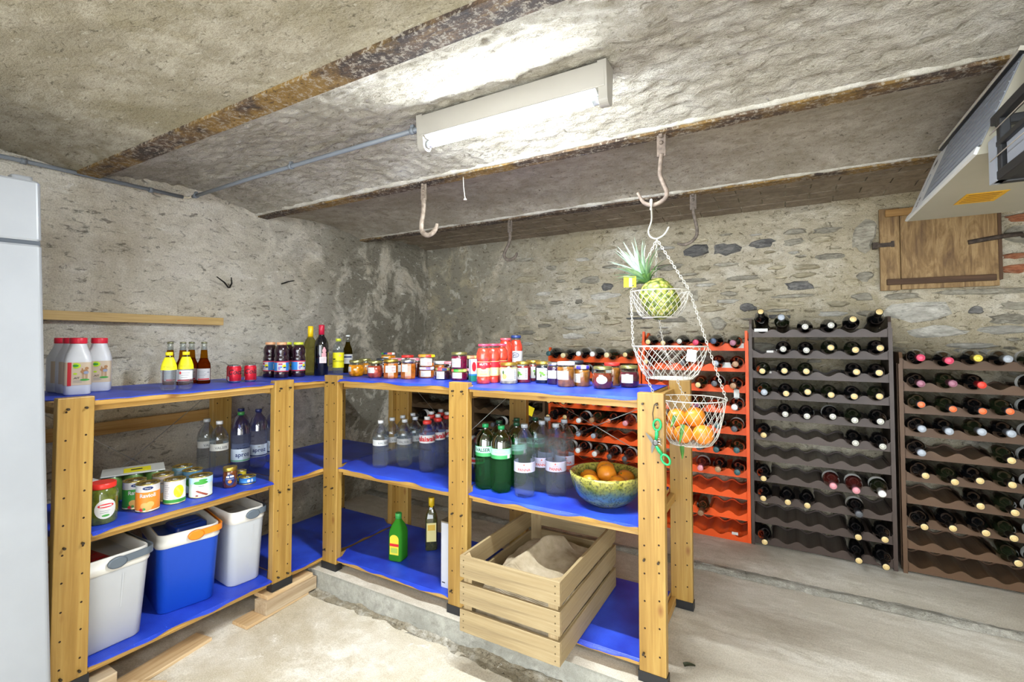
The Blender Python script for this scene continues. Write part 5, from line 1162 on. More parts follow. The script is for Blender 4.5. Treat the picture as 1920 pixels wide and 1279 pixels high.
# ---- hanging secateurs on the right post
t = thing('pruning_shears', 'green-handled shears hanging on a wire hook on the right post', 'shears', (-.405, 1.724, .852))
gH = plastic('shear_green', '16a05a', .35, .05); gS = M('shear_steel', '6a6a66', .45, .7)
def hand(Lh):
    b_ = MB(); n_ = 14; ring = [(.013 * math.sin(2 * PI * k / n_), 0, Lh + .019 - .019 * math.cos(2 * PI * k / n_)) for k in range(n_)]
    b_.tube(ring, .0050, 8, closed=True, flat=.8); b_.tube([(0, 0, .0), (.002, 0, Lh * .5), (0, 0, Lh)], [.005, .0065, .0058], 8, flat=.8); return b_
o = hand(.034).build('handle', gH, t, (.004, 0, .010)); o.rotation_euler = (0, .10, 0)
o = hand(.036).build('handle', gH, t, (.006, -.004, -.010)); o.rotation_euler = (0, PI - .62, 0)
def blade(L, rot, loc):
    b_ = MB(); b_.loft([[(-.006, -.0012, 0), (.006, -.0012, 0), (.006, .0012, 0), (-.006, .0012, 0)], [(-.006, -.001, L * .6), (.005, -.001, L * .6), (.005, .001, L * .6), (-.006, .001, L * .6)], [(-.004, -.0006, L), (-.002, -.0006, L), (-.002, .0006, L), (-.004, .0006, L)]], 0, smooth=False); o = b_.build('blade', gS, t, loc); o.rotation_euler = (0, rot, 0)
blade(.048, -.62, (0, -.003, -.006)); blade(.046, PI + .30, (0, .001, .006))
b_ = MB(); b_.lathe([(.010, -.006), (.010, .006), (.006, .008)], 12, 0, T=Matrix.Rotation(PI / 2, 4, 'X')); b_.build('pivot', gS, t, (.004, -.001, 0))
b_ = MB(); b_.tube([(.016 + .007 * math.cos(i * .8), -.002 + .007 * math.sin(i * .8), -.008 + i * .0012) for i in range(20)], .0014, 6); b_.build('spring', m_steel, t)
t = thing('wire_hook', 'thin steel wire hook on the right post holding the shears', 'hook', (-.405, 1.727, .985))
b_ = MB(); b_.tube([(.010, .012, .006), (.004, .002, .004), (.0, -.002, 0), (-.006, -.002, -.03), (-.003, -.003, -.062), (.003, -.005, -.074), (.008, -.008, -.066)], .0018, 6); b_.build('wire', m_dark_steel, t)

# ---- hanging wire basket
m_wire = plastic('white_wire', 'c4c0b4', .4, .05)
hb_ = thing('hanging_basket', 'three-tier white wire basket hanging on chains from the big hook', 'basket', (-.425, 1.93, 1.62))
O = Vector((-.425, 1.93, 1.62))
def spl(path, k=6):
    P = [Vector(p) for p in path]; Q = []
    for i in range(len(P) - 1):
        p0, p1, p2, p3 = P[max(i - 1, 0)], P[i], P[i + 1], P[min(i + 2, len(P) - 1)]
        for s in range(k): u = s / k; Q.append(.5 * ((2 * p1) + (p2 - p0) * u + (2 * p0 - 5 * p1 + 4 * p2 - p3) * u * u + (3 * p1 - p0 - 3 * p2 + p3) * u ** 3))
    return Q + [P[-1]]
b_ = MB(); b_.tube(spl([Vector(p) - O for p in [(-.440, 1.842, 1.715), (-.440, 1.840, 1.745), (-.436, 1.832, 1.752), (-.430, 1.820, 1.745), (-.432, 1.822, 1.725), (-.450, 1.90, 1.69), (-.470, 1.93, 1.655), (-.462, 1.93, 1.630), (-.437, 1.93, 1.620), (-.408, 1.93, 1.634), (-.390, 1.93, 1.662)]]), .0032, 8); b_.build('s_hook', m_wire, hb_)
TI = [((-.428, 1.93), 1.406, .112, 1.303, .066), ((-.392, 1.93), 1.190, .140, 1.066, .085), ((-.318, 1.93), .990, .128, .822, .078)]
def tier(c, zr, R, zb, rb):
    b_ = MB(); cx, cy = c[0] - O.x, c[1] - O.y; n = 24; prof = []
    for i in range(8):
        q = i / 7; a = q * PI / 2; prof.append((rb + (R - rb) * (1 - math.cos(a)) ** .75 if False else rb + (R - rb) * math.sin(a * .5 + q * PI / 4 * 1) if False else rb + (R - rb) * q ** .55, zb + (zr - zb) * q))
    pt = lambda a, p: (cx + p[0] * math.cos(a), cy + p[0] * math.sin(a), p[1] - O.z)
    for k_ in range(n):
        for sg in (1, -1): b_.tube([pt(2 * PI * k_ / n + sg * .85 * i / 7, prof[i]) for i in range(8)], .0009, 4)
    for (r_, z_, w_) in ((R, zr, .0022), (rb, zb, .0018)): b_.tube([(cx + r_ * math.cos(2 * PI * i / 40), cy + r_ * math.sin(2 * PI * i / 40), z_ - O.z) for i in range(40)], w_, 6, closed=True)
    for k_ in range(-6, 7):
        q = rb * k_ / 7; hl = math.sqrt(rb * rb - q * q); b_.tube([(cx + q, cy - hl, zb - O.z), (cx + q, cy + hl, zb - O.z)], .0010, 4); b_.tube([(cx - hl, cy + q, zb - O.z), (cx + hl, cy + q, zb - O.z)], .0010, 4)
    b_.build('wire_bowl', m_wire, hb_)
for q in TI: tier(*q)
def chain(p, q):
    b_ = MB(); p, q = Vector(p), Vector(q); L = (q - p).length; n = max(2, int(L / .0115)); d = (q - p).normalized(); a = d.cross(Vector((0, 1, 0))).normalized(); c_ = a.cross(d)
    for i in range(n):
        m_ = p + d * (L * (i + .5) / n) - O; s_ = a if i % 2 else c_
        b_.tube([m_ + d * (.0082 * math.cos(t_)) + s_ * (.0042 * math.sin(t_)) for t_ in [2 * PI * j / 8 for j in range(8)]], .0013, 4, closed=True)
    tag(b_.build('chain', m_wire, hb_), kind='stuff')
top = (-.437, 1.93, 1.617)
for a in (.05, PI * .62, PI * 1.12):
    pr = top
    for (c, zr, R, zb, rb) in TI:
        p = (c[0] + R * math.cos(a), c[1] + R * math.sin(a), zr); chain(pr, p); pr = p
b_ = MB(); b_.add([(-.018, 0, -.02), (.016, -.004, -.024), (.02, 0, .018), (-.012, .004, .022)], [(0, 1, 2, 3), (3, 2, 1, 0)]); b_.build('paper_tag', WHT, hb_, Vector((-.292, 1.80, 1.160)) - O)

# pineapple
pa = thing('pineapple', 'pineapple with grey-green crown lying in the top basket', 'pineapple', (-.428, 1.92, 1.378))
ax = Vector((-.52, -.12, .85)).normalized(); pa.rotation_euler = ax.to_track_quat('Z', 'X').to_euler()
def pine_mat():
    q = NT('pineapple_skin'); vo = q.n('ShaderNodeTexVoronoi'); vo.inputs['Scale'].default_value = 62; q.l(q.coord(), vo.inputs['Vector']); q.l(q.ramp(vo.outputs['Distance'], [(.12, 'bfab78'), (.3, 'a19c4c'), (.5, '7c852f'), (.72, '4c581e')]), q.b.inputs['Base Color']); q.b.inputs['Roughness'].default_value = .6; q.bump(vo.outputs['Distance'], .8, .004); return q.m
b_ = MB(); L = .165; nu, nv = 30, 34; loops = []
for j in range(nv + 1):
    q = j / nv; zz = -L / 2 + L * q; R = .066 * (1 - abs(2 * q - 1) ** 3.2) ** .5 * (1.02 - .12 * q) + .004; lp = []
    for i in range(nu):
        a = 2 * PI * i / nu; e = math.sin(a * 7 + q * 22) * math.sin(a * 7 - q * 22); rr = R + .0028 * e; lp.append((rr * math.cos(a), rr * math.sin(a), zz))
    loops.append(lp)
b_.loft(loops, 0); b_.build('fruit_body', pine_mat(), pa)
def leafmat(name, a, c):
    q = NT(name); n = q.noise(q.coord((20, 20, 3)), 4, 3); q.l(q.ramp(n, [(.3, a), (.7, c)]), q.b.inputs['Base Color']); q.b.inputs['Roughness'].default_value = .5; return q.m
PL = [leafmat('crown_leaf_pale', '8fae96', 'c3d6c2'), leafmat('crown_leaf_mid', '5f8a58', '93b088'), leafmat('crown_leaf_deep', '3f6a3a', '6f9a58')]
def leafmesh(L, wd, bend, nm, mat):
    b_ = MB(); v = []; n = 7
    for i in range(n + 1):
        q = i / n; w_ = wd * (1 - q) ** .8 * (.7 + .6 * q if q < .3 else .9); y = bend * q * q * L; z = L * q * (1 - .25 * abs(bend) * q); v += [(-w_, y - .3 * w_, z), (0, y + .25 * w_, z), (w_, y - .3 * w_, z)]
    f = []
    for i in range(n): f += [(3 * i, 3 * i + 1, 3 * i + 4, 3 * i + 3), (3 * i + 1, 3 * i + 2, 3 * i + 5, 3 * i + 4)]
    b_.add(v, f, 0, True); return b_.mesh(nm, mat)
LM = [leafmesh(.165, .013, .30, 'leaf_a', PL[0]), leafmesh(.14, .012, .45, 'leaf_b', PL[1]), leafmesh(.10, .011, .7, 'leaf_c', PL[2]), leafmesh(.175, .011, .12, 'leaf_d', PL[0])]
for i in range(46):
    q = i / 46; me = LM[3 if i < 8 else 0 if i < 20 else 1 if i < 34 else 2]; o = bpy.data.objects.new('leaf', me); COL.objects.link(o); o.parent = pa; a = i * 2.39996
    o.location = (.012 * math.cos(a), .012 * math.sin(a), L / 2 + .018 - q * .022); o.rotation_euler = (-(.08 + q * .95) + rnd.uniform(-.1, .1), rnd.uniform(-.1, .1), a + PI)
    o.rotation_euler = (Matrix.Rotation(a - PI / 2, 4, 'Z') @ Matrix.Rotation(-(.06 + q * .75 + rnd.uniform(-.08, .08)), 4, 'X')).to_euler()
b_ = MB(); b_.lathe([(.012, L / 2 - .01), (.016, L / 2 + .01), (.010, L / 2 + .03)], 10, 0); b_.build('crown_base', PL[2], pa)
t = thing('price_tag', 'yellow paper tag on the pineapple crown', 'tag', (-.528, 1.862, 1.445), .45)
b_ = MB(); b_.box(-.024, .024, -.0008, .0008, -.022, .022); b_.build('card', M('tag_yellow', 'eed21c', .5), t)
b_ = MB(); b_.box(-.004, .008, -.0014, -.0009, -.020, .020, 0); b_.box(.008, .014, -.0015, -.0010, -.018, -.012, 1); b_.build('print', [M('tag_cream', 'f6eebc', .5), INK], t)
# mandarins in the lowest tier
mx, my = TI[2][0]; k_ = 0
for a, dx, dy, dz, r in (('front right', .050, -.038, .004, .038), ('front middle', -.018, -.045, .003, .036), ('left, by the post', -.062, .005, .003, .036), ('back', .005, .04, .003, .038), ('upper right on the pile', .018, -.012, .062, .039), ('upper left on the pile', -.044, -.022, .058, .037)):
    fruit('mandarin', f'large mandarin in the lowest wire basket, {a}', 'mandarin', 'mandarins in the lowest basket', mx + dx, my + dy, .822 + dz, r, m_man, seed=60 + k_); k_ += 1
for (x, y, z, rx, ry, s, nm) in ((mx - .040, my - .088, .935, 2.9, .25, .42, 'upright between the top mandarins'), (mx - .012, my - .090, .905, 3.0, .1, .62, 'long, over the front of the mandarins'), (mx - .018, my - .082, .823, 2.7, -.2, .45, 'drooping below the basket')):
    o = bpy.data.objects.new('citrus_leaf', leafmesh(.13 * s, .011, .3, 'citrus_leaf', leafmat('citrus_leaf_green', '2f5a1e', '4f8a34') if 'citrus_leaf_green' not in bpy.data.materials else bpy.data.materials['citrus_leaf_green'])); COL.objects.link(o); o.location = (x, y, z); o.rotation_euler = (rx, ry, 0); tag(o, f'dark green citrus leaf, {nm}', 'leaf', 'citrus leaves in the basket')

# ---- dry leaf on the floor
o = bpy.data.objects.new('dry_leaf', leafmesh(.06, .012, .6, 'dry_leaf', M('leaf_black', '2f3320', .7))); COL.objects.link(o); o.location = (-.345, 1.89, .004); o.rotation_euler = (-PI / 2 + .35, .3, -1.0); tag(o, 'dark dry leaf on the concrete right of the unit', 'leaf')

# ------------------------------------------------------------------ wine racks
ORG_P = plastic('rack_orange', 'e4561c', .42, .08); BRN_P = plastic('rack_charcoal', '4a3d36', .38, .08); BR2_P = plastic('rack_brown', '5e4631', .45, .08); BR3_P = plastic('rack_darkbrown', '54402c', .45, .08)
for m_ in (ORG_P, BRN_P, BR2_P, BR3_P): m_.node_tree.nodes['Principled BSDF'].inputs['Specular IOR Level'].default_value = .3
YF_R = 3.155; RB = .018
def rack(label, x0, x1, z0, pitch, rows, ztop, mat, fin=True):
    t = thing('wine_rack', label, 'wine rack', ((x0 + x1) / 2, YF_R, RB)); W = x1 - x0; th = .014; dp = .235; cols = 6; iw = W - 2 * th; cp = iw / cols; n = 60
    bb = MB(); pr = []
    for i in range(n + 1):
        x = -iw / 2 + iw * i / n; pr.append((x, .034 + .0115 * math.cos(2 * PI * (x + iw / 2) / cp)))
    def sect(y, lowz, dz): return [(x, y, z + dz) for x, z in pr] + [(iw / 2, y, lowz), (-iw / 2, y, lowz)]
    # front lip, channels behind it, back lip
    bb.loft([sect(0, 0, 0), sect(.012, 0, 0)], 0, smooth=False)
    bb.loft([[(x, .012, z - .004) for x, z in pr] + [(x, .012, z - .008) for x, z in reversed(pr)], [(x, dp, z - .004) for x, z in pr] + [(x, dp, z - .008) for x, z in reversed(pr)]], 0, smooth=False)
    bb.loft([sect(dp, .004, .004), sect(dp + .008, .004, .004)], 0, smooth=False)
    for s in (-1, 1): bb.box(s * iw / 2 - (.004 if s > 0 else 0), s * iw / 2 + (0 if s > 0 else .004), 0, dp, 0, .05)
    me = bb.mesh('rack_tier', mat)
    for k_ in range(rows):
        o = bpy.data.objects.new('tier', me); COL.objects.link(o); o.parent = t; o.location = (0, 0, z0 - RB + pitch * k_)
    zt = ztop - RB
    for s in (-1, 1):
        sp = MB(); xs = (s * (W / 2 - th / 2) - th / 2, s * (W / 2 - th / 2) + th / 2)
        out = [(0, 0), (0, zt - .03)] + ([(.004, zt), (.016, zt), (.035, zt - .025), (.06, zt - .05), (.09, zt - .05), (.115, zt - .02), (.14, zt - .008), (.17, zt - .02), (dp - .02, zt - .05), (dp + .01, zt - .02)] if fin else [(.01, zt), (dp, zt)]) + [(dp + .01, 0)]
        v = [(xs[0], y, z) for y, z in out] + [(xs[1], y, z) for y, z in out]; m_ = len(out)
        sp.add(v, [list(range(m_)), list(reversed(range(m_, 2 * m_)))] + [[(i + 1) % m_, i, m_ + i, m_ + (i + 1) % m_] for i in range(m_)])
        for (q0, q1) in ((-.003, .012), (.05, .06)):   # upright ridges
            sp.box(xs[0] - .004 if s < 0 else xs[1], xs[0] if s < 0 else xs[1] + .004, q0 + .003, q1 + .003, 0, zt - .06)
        sp.build('side_panel', mat, t)
    return t, cp, (x0 + th)
BODYM = content('wine_glass_black', '0b0c0e', .06); BODYG = content('wine_glass_green', '1a2012', .06); BODYR = content('wine_glass_rose', '4a1c18', .06)
wp = [(.033, 0), (.0395, .004), (.0395, .178), (.0375, .196), (.0290, .217), (.0190, .233), (.0160, .246)]
bm_ = MB(); bm_.lathe(wp, 20, 0, T=Matrix.Rotation(PI / 2, 4, 'X')); WB = bm_.mesh('wine_body', BODYM)
bm_ = MB(); bm_.lathe([(.0165, .243), (.0162, .285), (.0174, .287), (.0174, .298), (.0162, .300)], 16, 0, T=Matrix.Rotation(PI / 2, 4, 'X')); WC = bm_.mesh('wine_capsule', BODYM)
bm_ = MB(); bm_.lathe([(.0150, .3002), (.0142, .3010), (.004, .3008)], 16, 0, T=Matrix.Rotation(PI / 2, 4, 'X')); bm_.lathe([(.0095, .3011), (.0080, .3014)], 14, 1, cap0=False, cap1=False, T=Matrix.Rotation(PI / 2, 4, 'X')); WE = bm_.mesh('wine_capsule_end', [BODYM, BODYM])
bm_ = MB(); bm_.lathe([(.0399, .13), (.0399, .166)], 20, 0, False, False, T=Matrix.Rotation(PI / 2, 4, 'X')); WL = bm_.mesh('wine_label', WHT)
CAPS = {  # kind: (capsule colour, end colour, ring colour, words, rose body, label)
 'g': ('1a1714', 'd8be84', 'bfa468', 'gold-ended black capsule'), 'p': ('17181a', 'c9c8bc', '4a4a48', 'silver-printed black capsule'), 's': ('8c939c', 'a4abb4', '8a9098', 'grey capsule'),
 'r': ('c02a50', 'd24464', 'b02848', 'raspberry red capsule'), 'y': ('b8a02a', 'e6d24a', '8a7a20', 'yellow capsule'), 'm': ('7a4658', '9a6476', '7a4658', 'mauve capsule'), 'R': ('b8242a', 'e0402e', 'c03028', 'bright red capsule'),
 'o': ('2a2c30', 'e6703c', 'b8502c', 'orange-ended black capsule'), 'k': ('3c3e44', '5a5c60', '3a3c40', 'slate capsule'), 'w': ('d8d8d4', 'eeeeea', 'c8c8c4', 'white capsule'), 'P': ('c8808c', 'dc98a0', 'c07884', 'pink capsule'),
 't': ('28484c', '3c6064', '28484c', 'dark teal capsule'), 'b': ('8a6a4c', 'a88464', '7c5e44', 'tan capsule'), 'c': ('d8c8a0', 'e2d2a4', 'b8a878', 'bare pale cork'), 'v': ('5a2a4c', '7c4868', '5a2a4c', 'purple capsule'), 'n': ('26334a', '3a4a64', '26334a', 'navy capsule')}
for k_, v_ in CAPS.items(): CAPS[k_] = (plastic('capsule_' + v_[0], v_[0], .3, .03), M('capend_' + v_[1], v_[1], .35, .1), M('capring_' + v_[2], v_[2], .4, .2), v_[3])
ORD = ['first', 'second', 'third', 'fourth', 'fifth', 'sixth', 'seventh', 'eighth', 'ninth', 'tenth', 'eleventh']
def wine(kind, x, z, label, group, seed, tilt=None, y=None):
    rr = random.Random(seed); rose = kind in 'Pb'
    t = thing('wine_bottle', label, 'wine bottle', (x + rr.uniform(-.004, .004), (YF_R + .168 if y is None else y) + rr.uniform(-.012, .012), z))
    t.rotation_euler = (math.radians(rr.uniform(-.5, 3.0)) if tilt is None else tilt, 0, rr.uniform(-.03, .03)); t['group'] = group
    for nm, me, mm in (('glass_body', WB, [BODYR if kind == 'P' else BODYG if rr.random() < .3 else BODYM]), ('capsule', WC, [CAPS[kind][0]]), ('capsule_end', WE, [CAPS[kind][1], CAPS[kind][2]])):
        o = bpy.data.objects.new(nm, me); COL.objects.link(o); o.parent = t
        for i, m_ in enumerate(mm): o.material_slots[i].link = 'OBJECT'; o.material_slots[i].material = m_
    if kind in 'PwkV' or rr.random() < .05:
        o = bpy.data.objects.new('label', WL); COL.objects.link(o); o.parent = t
    return t
def fill(where, x0, cp, z0, pitch, rows, plan, group, first_name=ORD):
    for ri, row in enumerate(plan):         # ri 0 = top row
        k_ = rows - 1 - ri
        for ci, ch in enumerate(row):
            if ch == '-': continue
            x = x0 + cp * (ci + .5); z = z0 + pitch * k_ + .0225 + .0402
            wine(ch, x, z, f'bottle with {CAPS[ch][3]}, {ORD[ri]} row from top, {ORD[ci]} from left, {where}', group, hash((where, ri, ci)) % 10007 if False else (len(where) * 977 + ri * 61 + ci * 7), tilt=None if not (where.startswith('charcoal') and ri == 0) else [-.28, -.16, .02, .0, -.10, -.22][ci])
t, cp, xs = rack('orange plastic wine rack at the right, behind the hanging basket', -.815, -.192, .018, .1255, 10, 1.268, ORG_P)
fill('right orange rack', xs, cp, .018, .1255, 10, ['ggprnm', 'g-k-sb', '---gkb', '--vv-w', '---ttk', '--kktt', '---PbT'.replace('T', 't'), '------', '--kb--', '------'], 'bottles in the right orange rack')
t, cp, xs = rack('charcoal plastic wine rack, tallest, right of the orange rack', -.182, .487, .030, .1199, 11, 1.338, BRN_P, False)
fill('charcoal rack', xs, cp, .030, .1199, 11, ['gsppgg', '-ppggg', 'ggg-gg', 'sggggg', '-ppppp', 'g---pp', '------', 'g--PPw', 'ggg-k-', '----gg', 'g---gg'], 'bottles in the charcoal rack')
t, cp, xs = rack('brown plastic wine rack at the far right under the hatch', .516, 1.166, .032, .1148, 10, 1.150, BR2_P, False)
fill('right brown rack', xs, cp, .032, .1148, 10, ['rryskk', 'mmR-kk', 'ooookk', 'ssssss', 's--gkk', 'ggggkk', '--ggkk', 'ggggkk', '---gkk', '------'], 'bottles in the right brown rack')
t, cp, xs = rack('orange plastic wine rack behind the jars, left of the other orange one', -1.497, -.832, .075, .109, 10, 1.158, ORG_P)
fill('left orange rack', xs, cp, .075, .109, 10, ['tcwwcg', 'kkkkkk', 'kk--kk', 'ggrsrs', 'ggwboP', 'kkss--', 'kkwwkk', '------', '------', '------'], 'bottles in the left orange rack')
t, cp, xs = rack('dark brown wine rack in the shade behind the middle post', -2.170, -1.535, .060, .115, 7, .870, BR3_P, False)
fill('shaded right rack', xs, cp, .060, .115, 7, ['gtpgsy', '----b-', '--k---', 'ww-cw-', '------', '------', '------'], 'bottles in the shaded brown racks')
t, cp, xs = rack('dark brown wine rack in the shade near the corner', -2.830, -2.190, .060, .115, 7, .870, BR3_P, False)
fill('corner rack', xs, cp, .060, .115, 7, ['gpgsgk', '------', '-k----', '--w---', '------', '------', '------'], 'bottles in the shaded brown racks')
for x, z, s, lb in ((-1.585, .705, .5, 'yellow price card dangling from a bottle in the shaded rack'),):
    b_ = MB(); b_.box(-.026, .026, -.001, .001, -.032, .032); o = b_.build('price_card', M('tag_yellow', 'eed21c', .5), None, (x, 3.03, z)); o.rotation_euler = (0, .35, 0); tag(o, lb, 'tag')
for i, (x, z, w_, h_, lb) in enumerate(((-.120, 1.262, .070, .018, 'white strip stuck on top lip of charcoal rack'), (-.075, 1.140, .035, .012, 'small white strip on second lip of charcoal rack'), (-.085, 1.020, .032, .012, 'small white strip on third lip of charcoal rack'), (-.232, 1.165, .04, .028, 'white label hanging off top lip of right orange rack'), (-.300, 1.045, .07, .032, 'torn white label on second lip of right orange rack'), (-.255, .83, .03, .085, 'long pale tag hanging from right orange rack'), (-.455, .93, .022, .03, 'tiny white tag on third lip of right orange rack'), (-.275, .052, .034, .016, 'white sticker on the bottom lip of right orange rack'))):
    b_ = MB(); b_.box(-w_ / 2, w_ / 2, -.0012, .0, 0, h_); o = b_.build('rack_tag', WHT, None, (x, YF_R - .0008, z)); tag(o, lb, 'tag', 'paper tags on the racks')

# ------------------------------------------------------------------ wooden hatch in the back wall
def hatch_mat():
    q = NT('hatch_oak'); n = q.noise(q.coord((7, 20, 1.6)), 3.0, 8, .65, 1.0); n2 = q.noise(q.coord((60, 60, 4)), 2, 4, .6); c = q.ramp(n, [(.3, '664d32'), (.48, '92754b'), (.6, 'ae9164'), (.75, '7d6445')])
    c = q.mix(.45, c, q.ramp(n2, [(.3, '8a6a44'), (.7, 'ffffff')]), 'MULTIPLY'); q.l(c, q.b.inputs['Base Color']); q.b.inputs['Roughness'].default_value = .7; q.bump(n2, .6, .004); return q.m
m_ht = hatch_mat(); m_fe = iron('hatch_iron', '2e2620', '463b33', '63564a')
t = thing('wall_hatch', 'old oak hatch with iron straps high in the back wall', 'hatch', (.735, 3.425, 1.73))
b_ = MB(); b_.box(-.252, -.160, -.012, .012, -.235, .235); b_.build('plank', m_ht, t, bevel=.003)
b_ = MB(); b_.box(-.158, .245, -.014, .010, -.232, .228); b_.build('plank', m_ht, t, bevel=.003)
b_ = MB(); b_.box(-.225, .230, -.030, -.013, -.205, -.172); b_.build('batten', wood('hatch_batten_dark', 0, '3c2a1c', '58402c', '6f543c', rough=.8, knots=False), t, bevel=.003)
b_ = MB(); b_.box(-.225, .230, -.030, -.013, .185, .225); b_.build('batten', wood('hatch_batten_light', 0, '7c5a30', 'a07a44', 'b8925a', rough=.75, knots=False), t, bevel=.003)
b_ = MB(); b_.box(.242, .256, -.02, .014, -.20, .235); b_.build('edge_strip', wood('hatch_edge', 2, '3c2a1c', '58402c', '6f543c', rough=.8, knots=False), t)
b_ = MB(); b_.tube([(.125, -.018, .005), (.20, -.018, .016), (.28, -.020, .026), (.33, -.010, .030), (.345, .012, .020)], [.012, .012, .012, .011, .009], 8, flat=1.0); b_.build('strap_hinge', m_fe, t)
b_ = MB(); b_.box(-.265, -.19, -.020, -.012, .015, .038); b_.box(-.285, -.262, -.026, .01, .008, .044); b_.box(-.200, -.186, -.022, -.012, .012, .046); b_.build('latch', m_fe, t)
b_ = MB(); b_.lathe([(.012, -.012), (.006, -.016)], 8, 0, T=Matrix.Translation((.128, -.006, .005)) @ Matrix.Rotation(PI / 2, 4, 'X')); b_.build('rivet', m_fe, t)

# ------------------------------------------------------------------ white unit and black crate under the ceiling, upper right
m_wm = plastic('unit_white', 'dfe0de', .35, .02)
t = thing('ceiling_unit', 'white metal unit with grey ribbed side hung under the ceiling, upper right', 'appliance', (.80, 2.0, 1.72))
Yb, Yn = .59, -.26
b_ = MB(); cs = [(-.338, 0), (-.235, .262), (.5, .262), (.5, 0)]
b_.loft([[(x, y, z) for x, z in cs] for y in (Yn, Yb)], 0, smooth=False); b_.build('casing', plastic('unit_shaded_beige', 'aaa492', .45, .05), t)  # beige casing darkened to carry the shade on its underside
nv_ = Vector((-.262, 0, .103)).normalized(); ed = Vector((.103, 0, .262))
def on_side(u0, u1, y0, y1, d0, d1, mat, nm):
    q = MB(); P = lambda u, y, d: Vector((-.338, y, 0)) + ed * u + nv_ * d
    q.add([P(u0, y0, d0), P(u1, y0, d0), P(u1, y1, d0), P(u0, y1, d0), P(u0, y0, d1), P(u1, y0, d1), P(u1, y1, d1), P(u0, y1, d1)], [(3, 2, 1, 0), (4, 5, 6, 7), (0, 1, 5, 4), (1, 2, 6, 5), (2, 3, 7, 6), (3, 0, 4, 7)]); return q.build(nm, mat, t)
m_rib = plastic('unit_grey', '8f949b', .5, .3)
on_side(.10, .97, Yn, .385, .0005, .003, m_rib, 'grey_panel')
for i in range(9): on_side(.14 + i * .092, .14 + i * .092 + .012, Yn, .30, .003, .0055, m_rib, 'panel_rib')
on_side(0, .075, Yn, Yb, .0, .008, m_wm, 'edge_lip'); on_side(.075, .985, .385, Yb, .0002, .001, m_wm, 'white_strip'); on_side(.985, 1.03, Yn, .50, .0, .016, plastic('unit_cream', 'd8d2c2', .4, .05), 'edge_lip')
on_side(.955, .985, Yn, .49, .0, .012, m_black, 'dark_strip')  # black strip just below the top lip
def side_T(u, y):
    X = Vector((0, 1, 0)); Yv = ed.normalized(); o = Vector((-.338, y, 0)) + ed * u + nv_ * .0016
    e = Matrix.Identity(4)
    Xv = ed.normalized(); Yv = Vector((0, 1, 0)).normalized(); Zv = nv_
    for i, vec in enumerate((Xv, Yv if Xv.cross(Yv).dot(Zv) > 0 else -Yv, Zv)):
        for j in range(3): e[j][i] = vec[j]
    e.translation = o; return e
q = MB(); T_ = side_T(.78, .50)
for dx, dy in ((0, .011), (.011, 0), (0, -.011)): q.add([(dx + .009 * math.cos(i * .628), dy + .009 * math.sin(i * .628), 0) for i in range(10)], [list(range(10))], 0, False, T_)
q.add([(-.022, -.003, 0), (0, -.002, 0), (0, .002, 0), (-.022, .003, 0)], [(0, 1, 2, 3)], 0, False, T_); q.build('club_mark', INK, t)
q = MB(); T_ = side_T(.22, .50)
for (a_, c_, d_, e_) in ((-.024, -.012, -.012, .008), (-.010, .002, -.006, .012), (.006, .020, -.010, .010), (.010, .026, .0, .004)): q.add([(a_, d_, 0), (c_, d_ + .002, 0), (c_, e_, 0), (a_, e_ - .003, 0)], [(0, 1, 2, 3)], 0, False, T_)
q.build('printed_mark', INK, t)
q = MB(); T_ = side_T(.50, .50); q.tube([T_ @ Vector((-.035 + .012 * i, .004 * math.sin(i * 2.1), .0006)) for i in range(7)], .0012, 5); q.build('printed_mark', INKG, t)
q = MB(); q.box(-.245, -.135, .20, .35, -.0015, -.0004, 0)
for i in range(5): q.box(-.235, -.150, .215 + i * .026, .224 + i * .026, -.0022, -.0016, 1)
q.build('warning_sticker', [M('sticker_amber', 'd8a318', .5), M('sticker_print', '9a6c10', .5)], t)
for y in (.45, -.1):
    q = MB(); q.box(-.02, .0, y, y + .03, .262, .30); q.build('bracket', m_steel, t)
t = thing('black_crate', 'black plastic frame crate with grey panels hung at the right edge', 'crate', (.722, 1.285, 1.626))
hx, hy, hz = .23, .42, .176
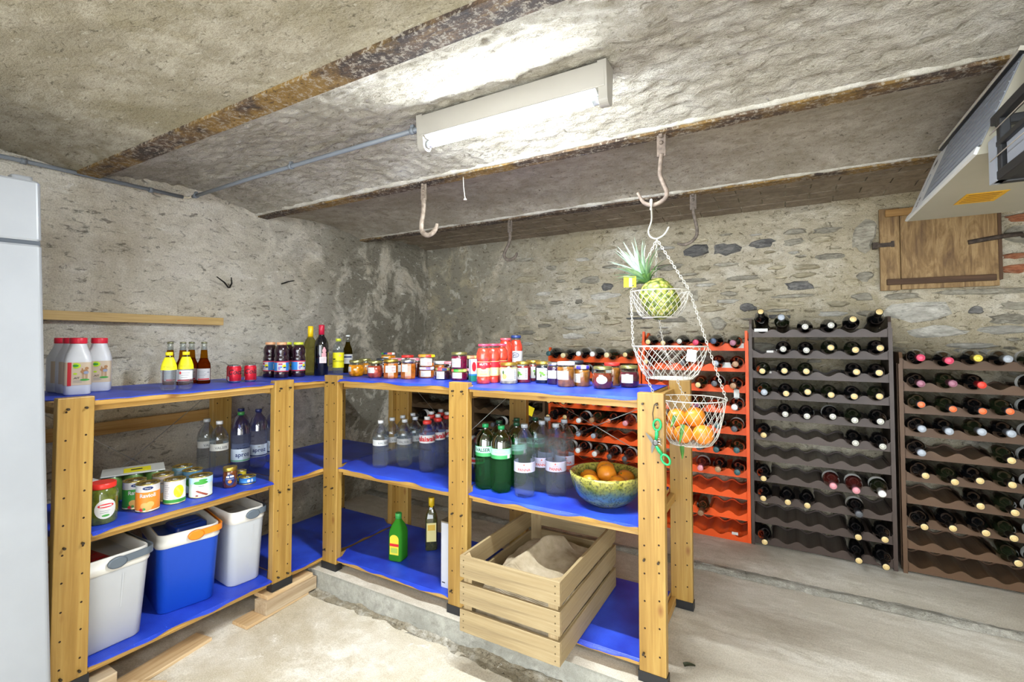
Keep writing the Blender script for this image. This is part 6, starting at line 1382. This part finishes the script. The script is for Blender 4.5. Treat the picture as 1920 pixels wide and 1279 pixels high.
def bar(x0, x1, y0, y1, z0, z1): q = MB(); q.box(x0, x1, y0, y1, z0, z1); q.build('frame_bar', m_black, t, bevel=.003)
for sx in (-1, 1):
    for (z0, z1) in ((0, .024), (.085, .100), (hz - .024, hz)): bar(sx * hx - .012, sx * hx + .012, -hy, hy, z0, z1)
    for y in (-hy, hy - .06, -.02): bar(sx * hx - .011, sx * hx + .011, y, y + .024, .02, hz - .02)
for sy in (-1, 1):
    for (z0, z1) in ((0, .024), (hz - .024, hz)): bar(-hx, hx, sy * hy - .012, sy * hy + .012, z0, z1)
m_pg = plastic('crate_panel_grey', '969aa2', .5, .2)
q = MB(); q.box(-hx - .002, -hx + .004, -hy + .02, hy - .07, .022, .088); q.build('grey_panel', m_pg, t)
q = MB(); q.box(-hx - .013, -hx + .006, hy - .035, hy + .013, .0, hz - .06); q.build('grey_panel', m_pg, t)
q = MB(); q.box(-hx, hx, -hy, hy, .004, .010); q.build('floor_panel', m_black, t)
for z in (.06, .13):
    q = MB(); q.tube([(-hx - .014, -hy, z), (-hx - .014, hy, z)], .0014, 6); q.build('string', M('pale_string', 'cfc6b8', .6), t)
for sx in (-1, 1):
    q = MB(); q.box(sx * .15 - .008, sx * .15 + .008, .2, .22, hz, .42); q.build('hanger', m_black, t)
t = thing('printed_board', 'white printed board with a green patch beside the black crate', 'board', (.60, 1.60, 1.815), .5)
q = MB(); q.box(-.004, .004, -.10, .10, 0, .165); q.build('board', WHT, t, bevel=.002)
q = MB(); q.box(-.0048, -.0041, -.04, .01, .075, .115, 0); q.box(-.0048, -.0041, .05, .058, .10, .15, 1); q.box(-.0048, -.0041, .02, .06, .03, .036, 1); q.build('print', [M('print_leafgreen', '2f9a44', .5), INK], t)
t = thing('bare_bulb', 'round white bulb hanging at the upper right edge', 'bulb', (.575, 1.765, 1.985))
q = MB(); q.ball((0, 0, -.055), .025, 18, 12); q.build('globe', M('bulb_white', 'eef0f2', .15, coat=1), t); q = MB(); q.lathe([(.014, -.03), (.017, -.02), (.017, .012)], 16, 0); q.build('socket', M('socket_white', 'd8d6d0', .4), t)
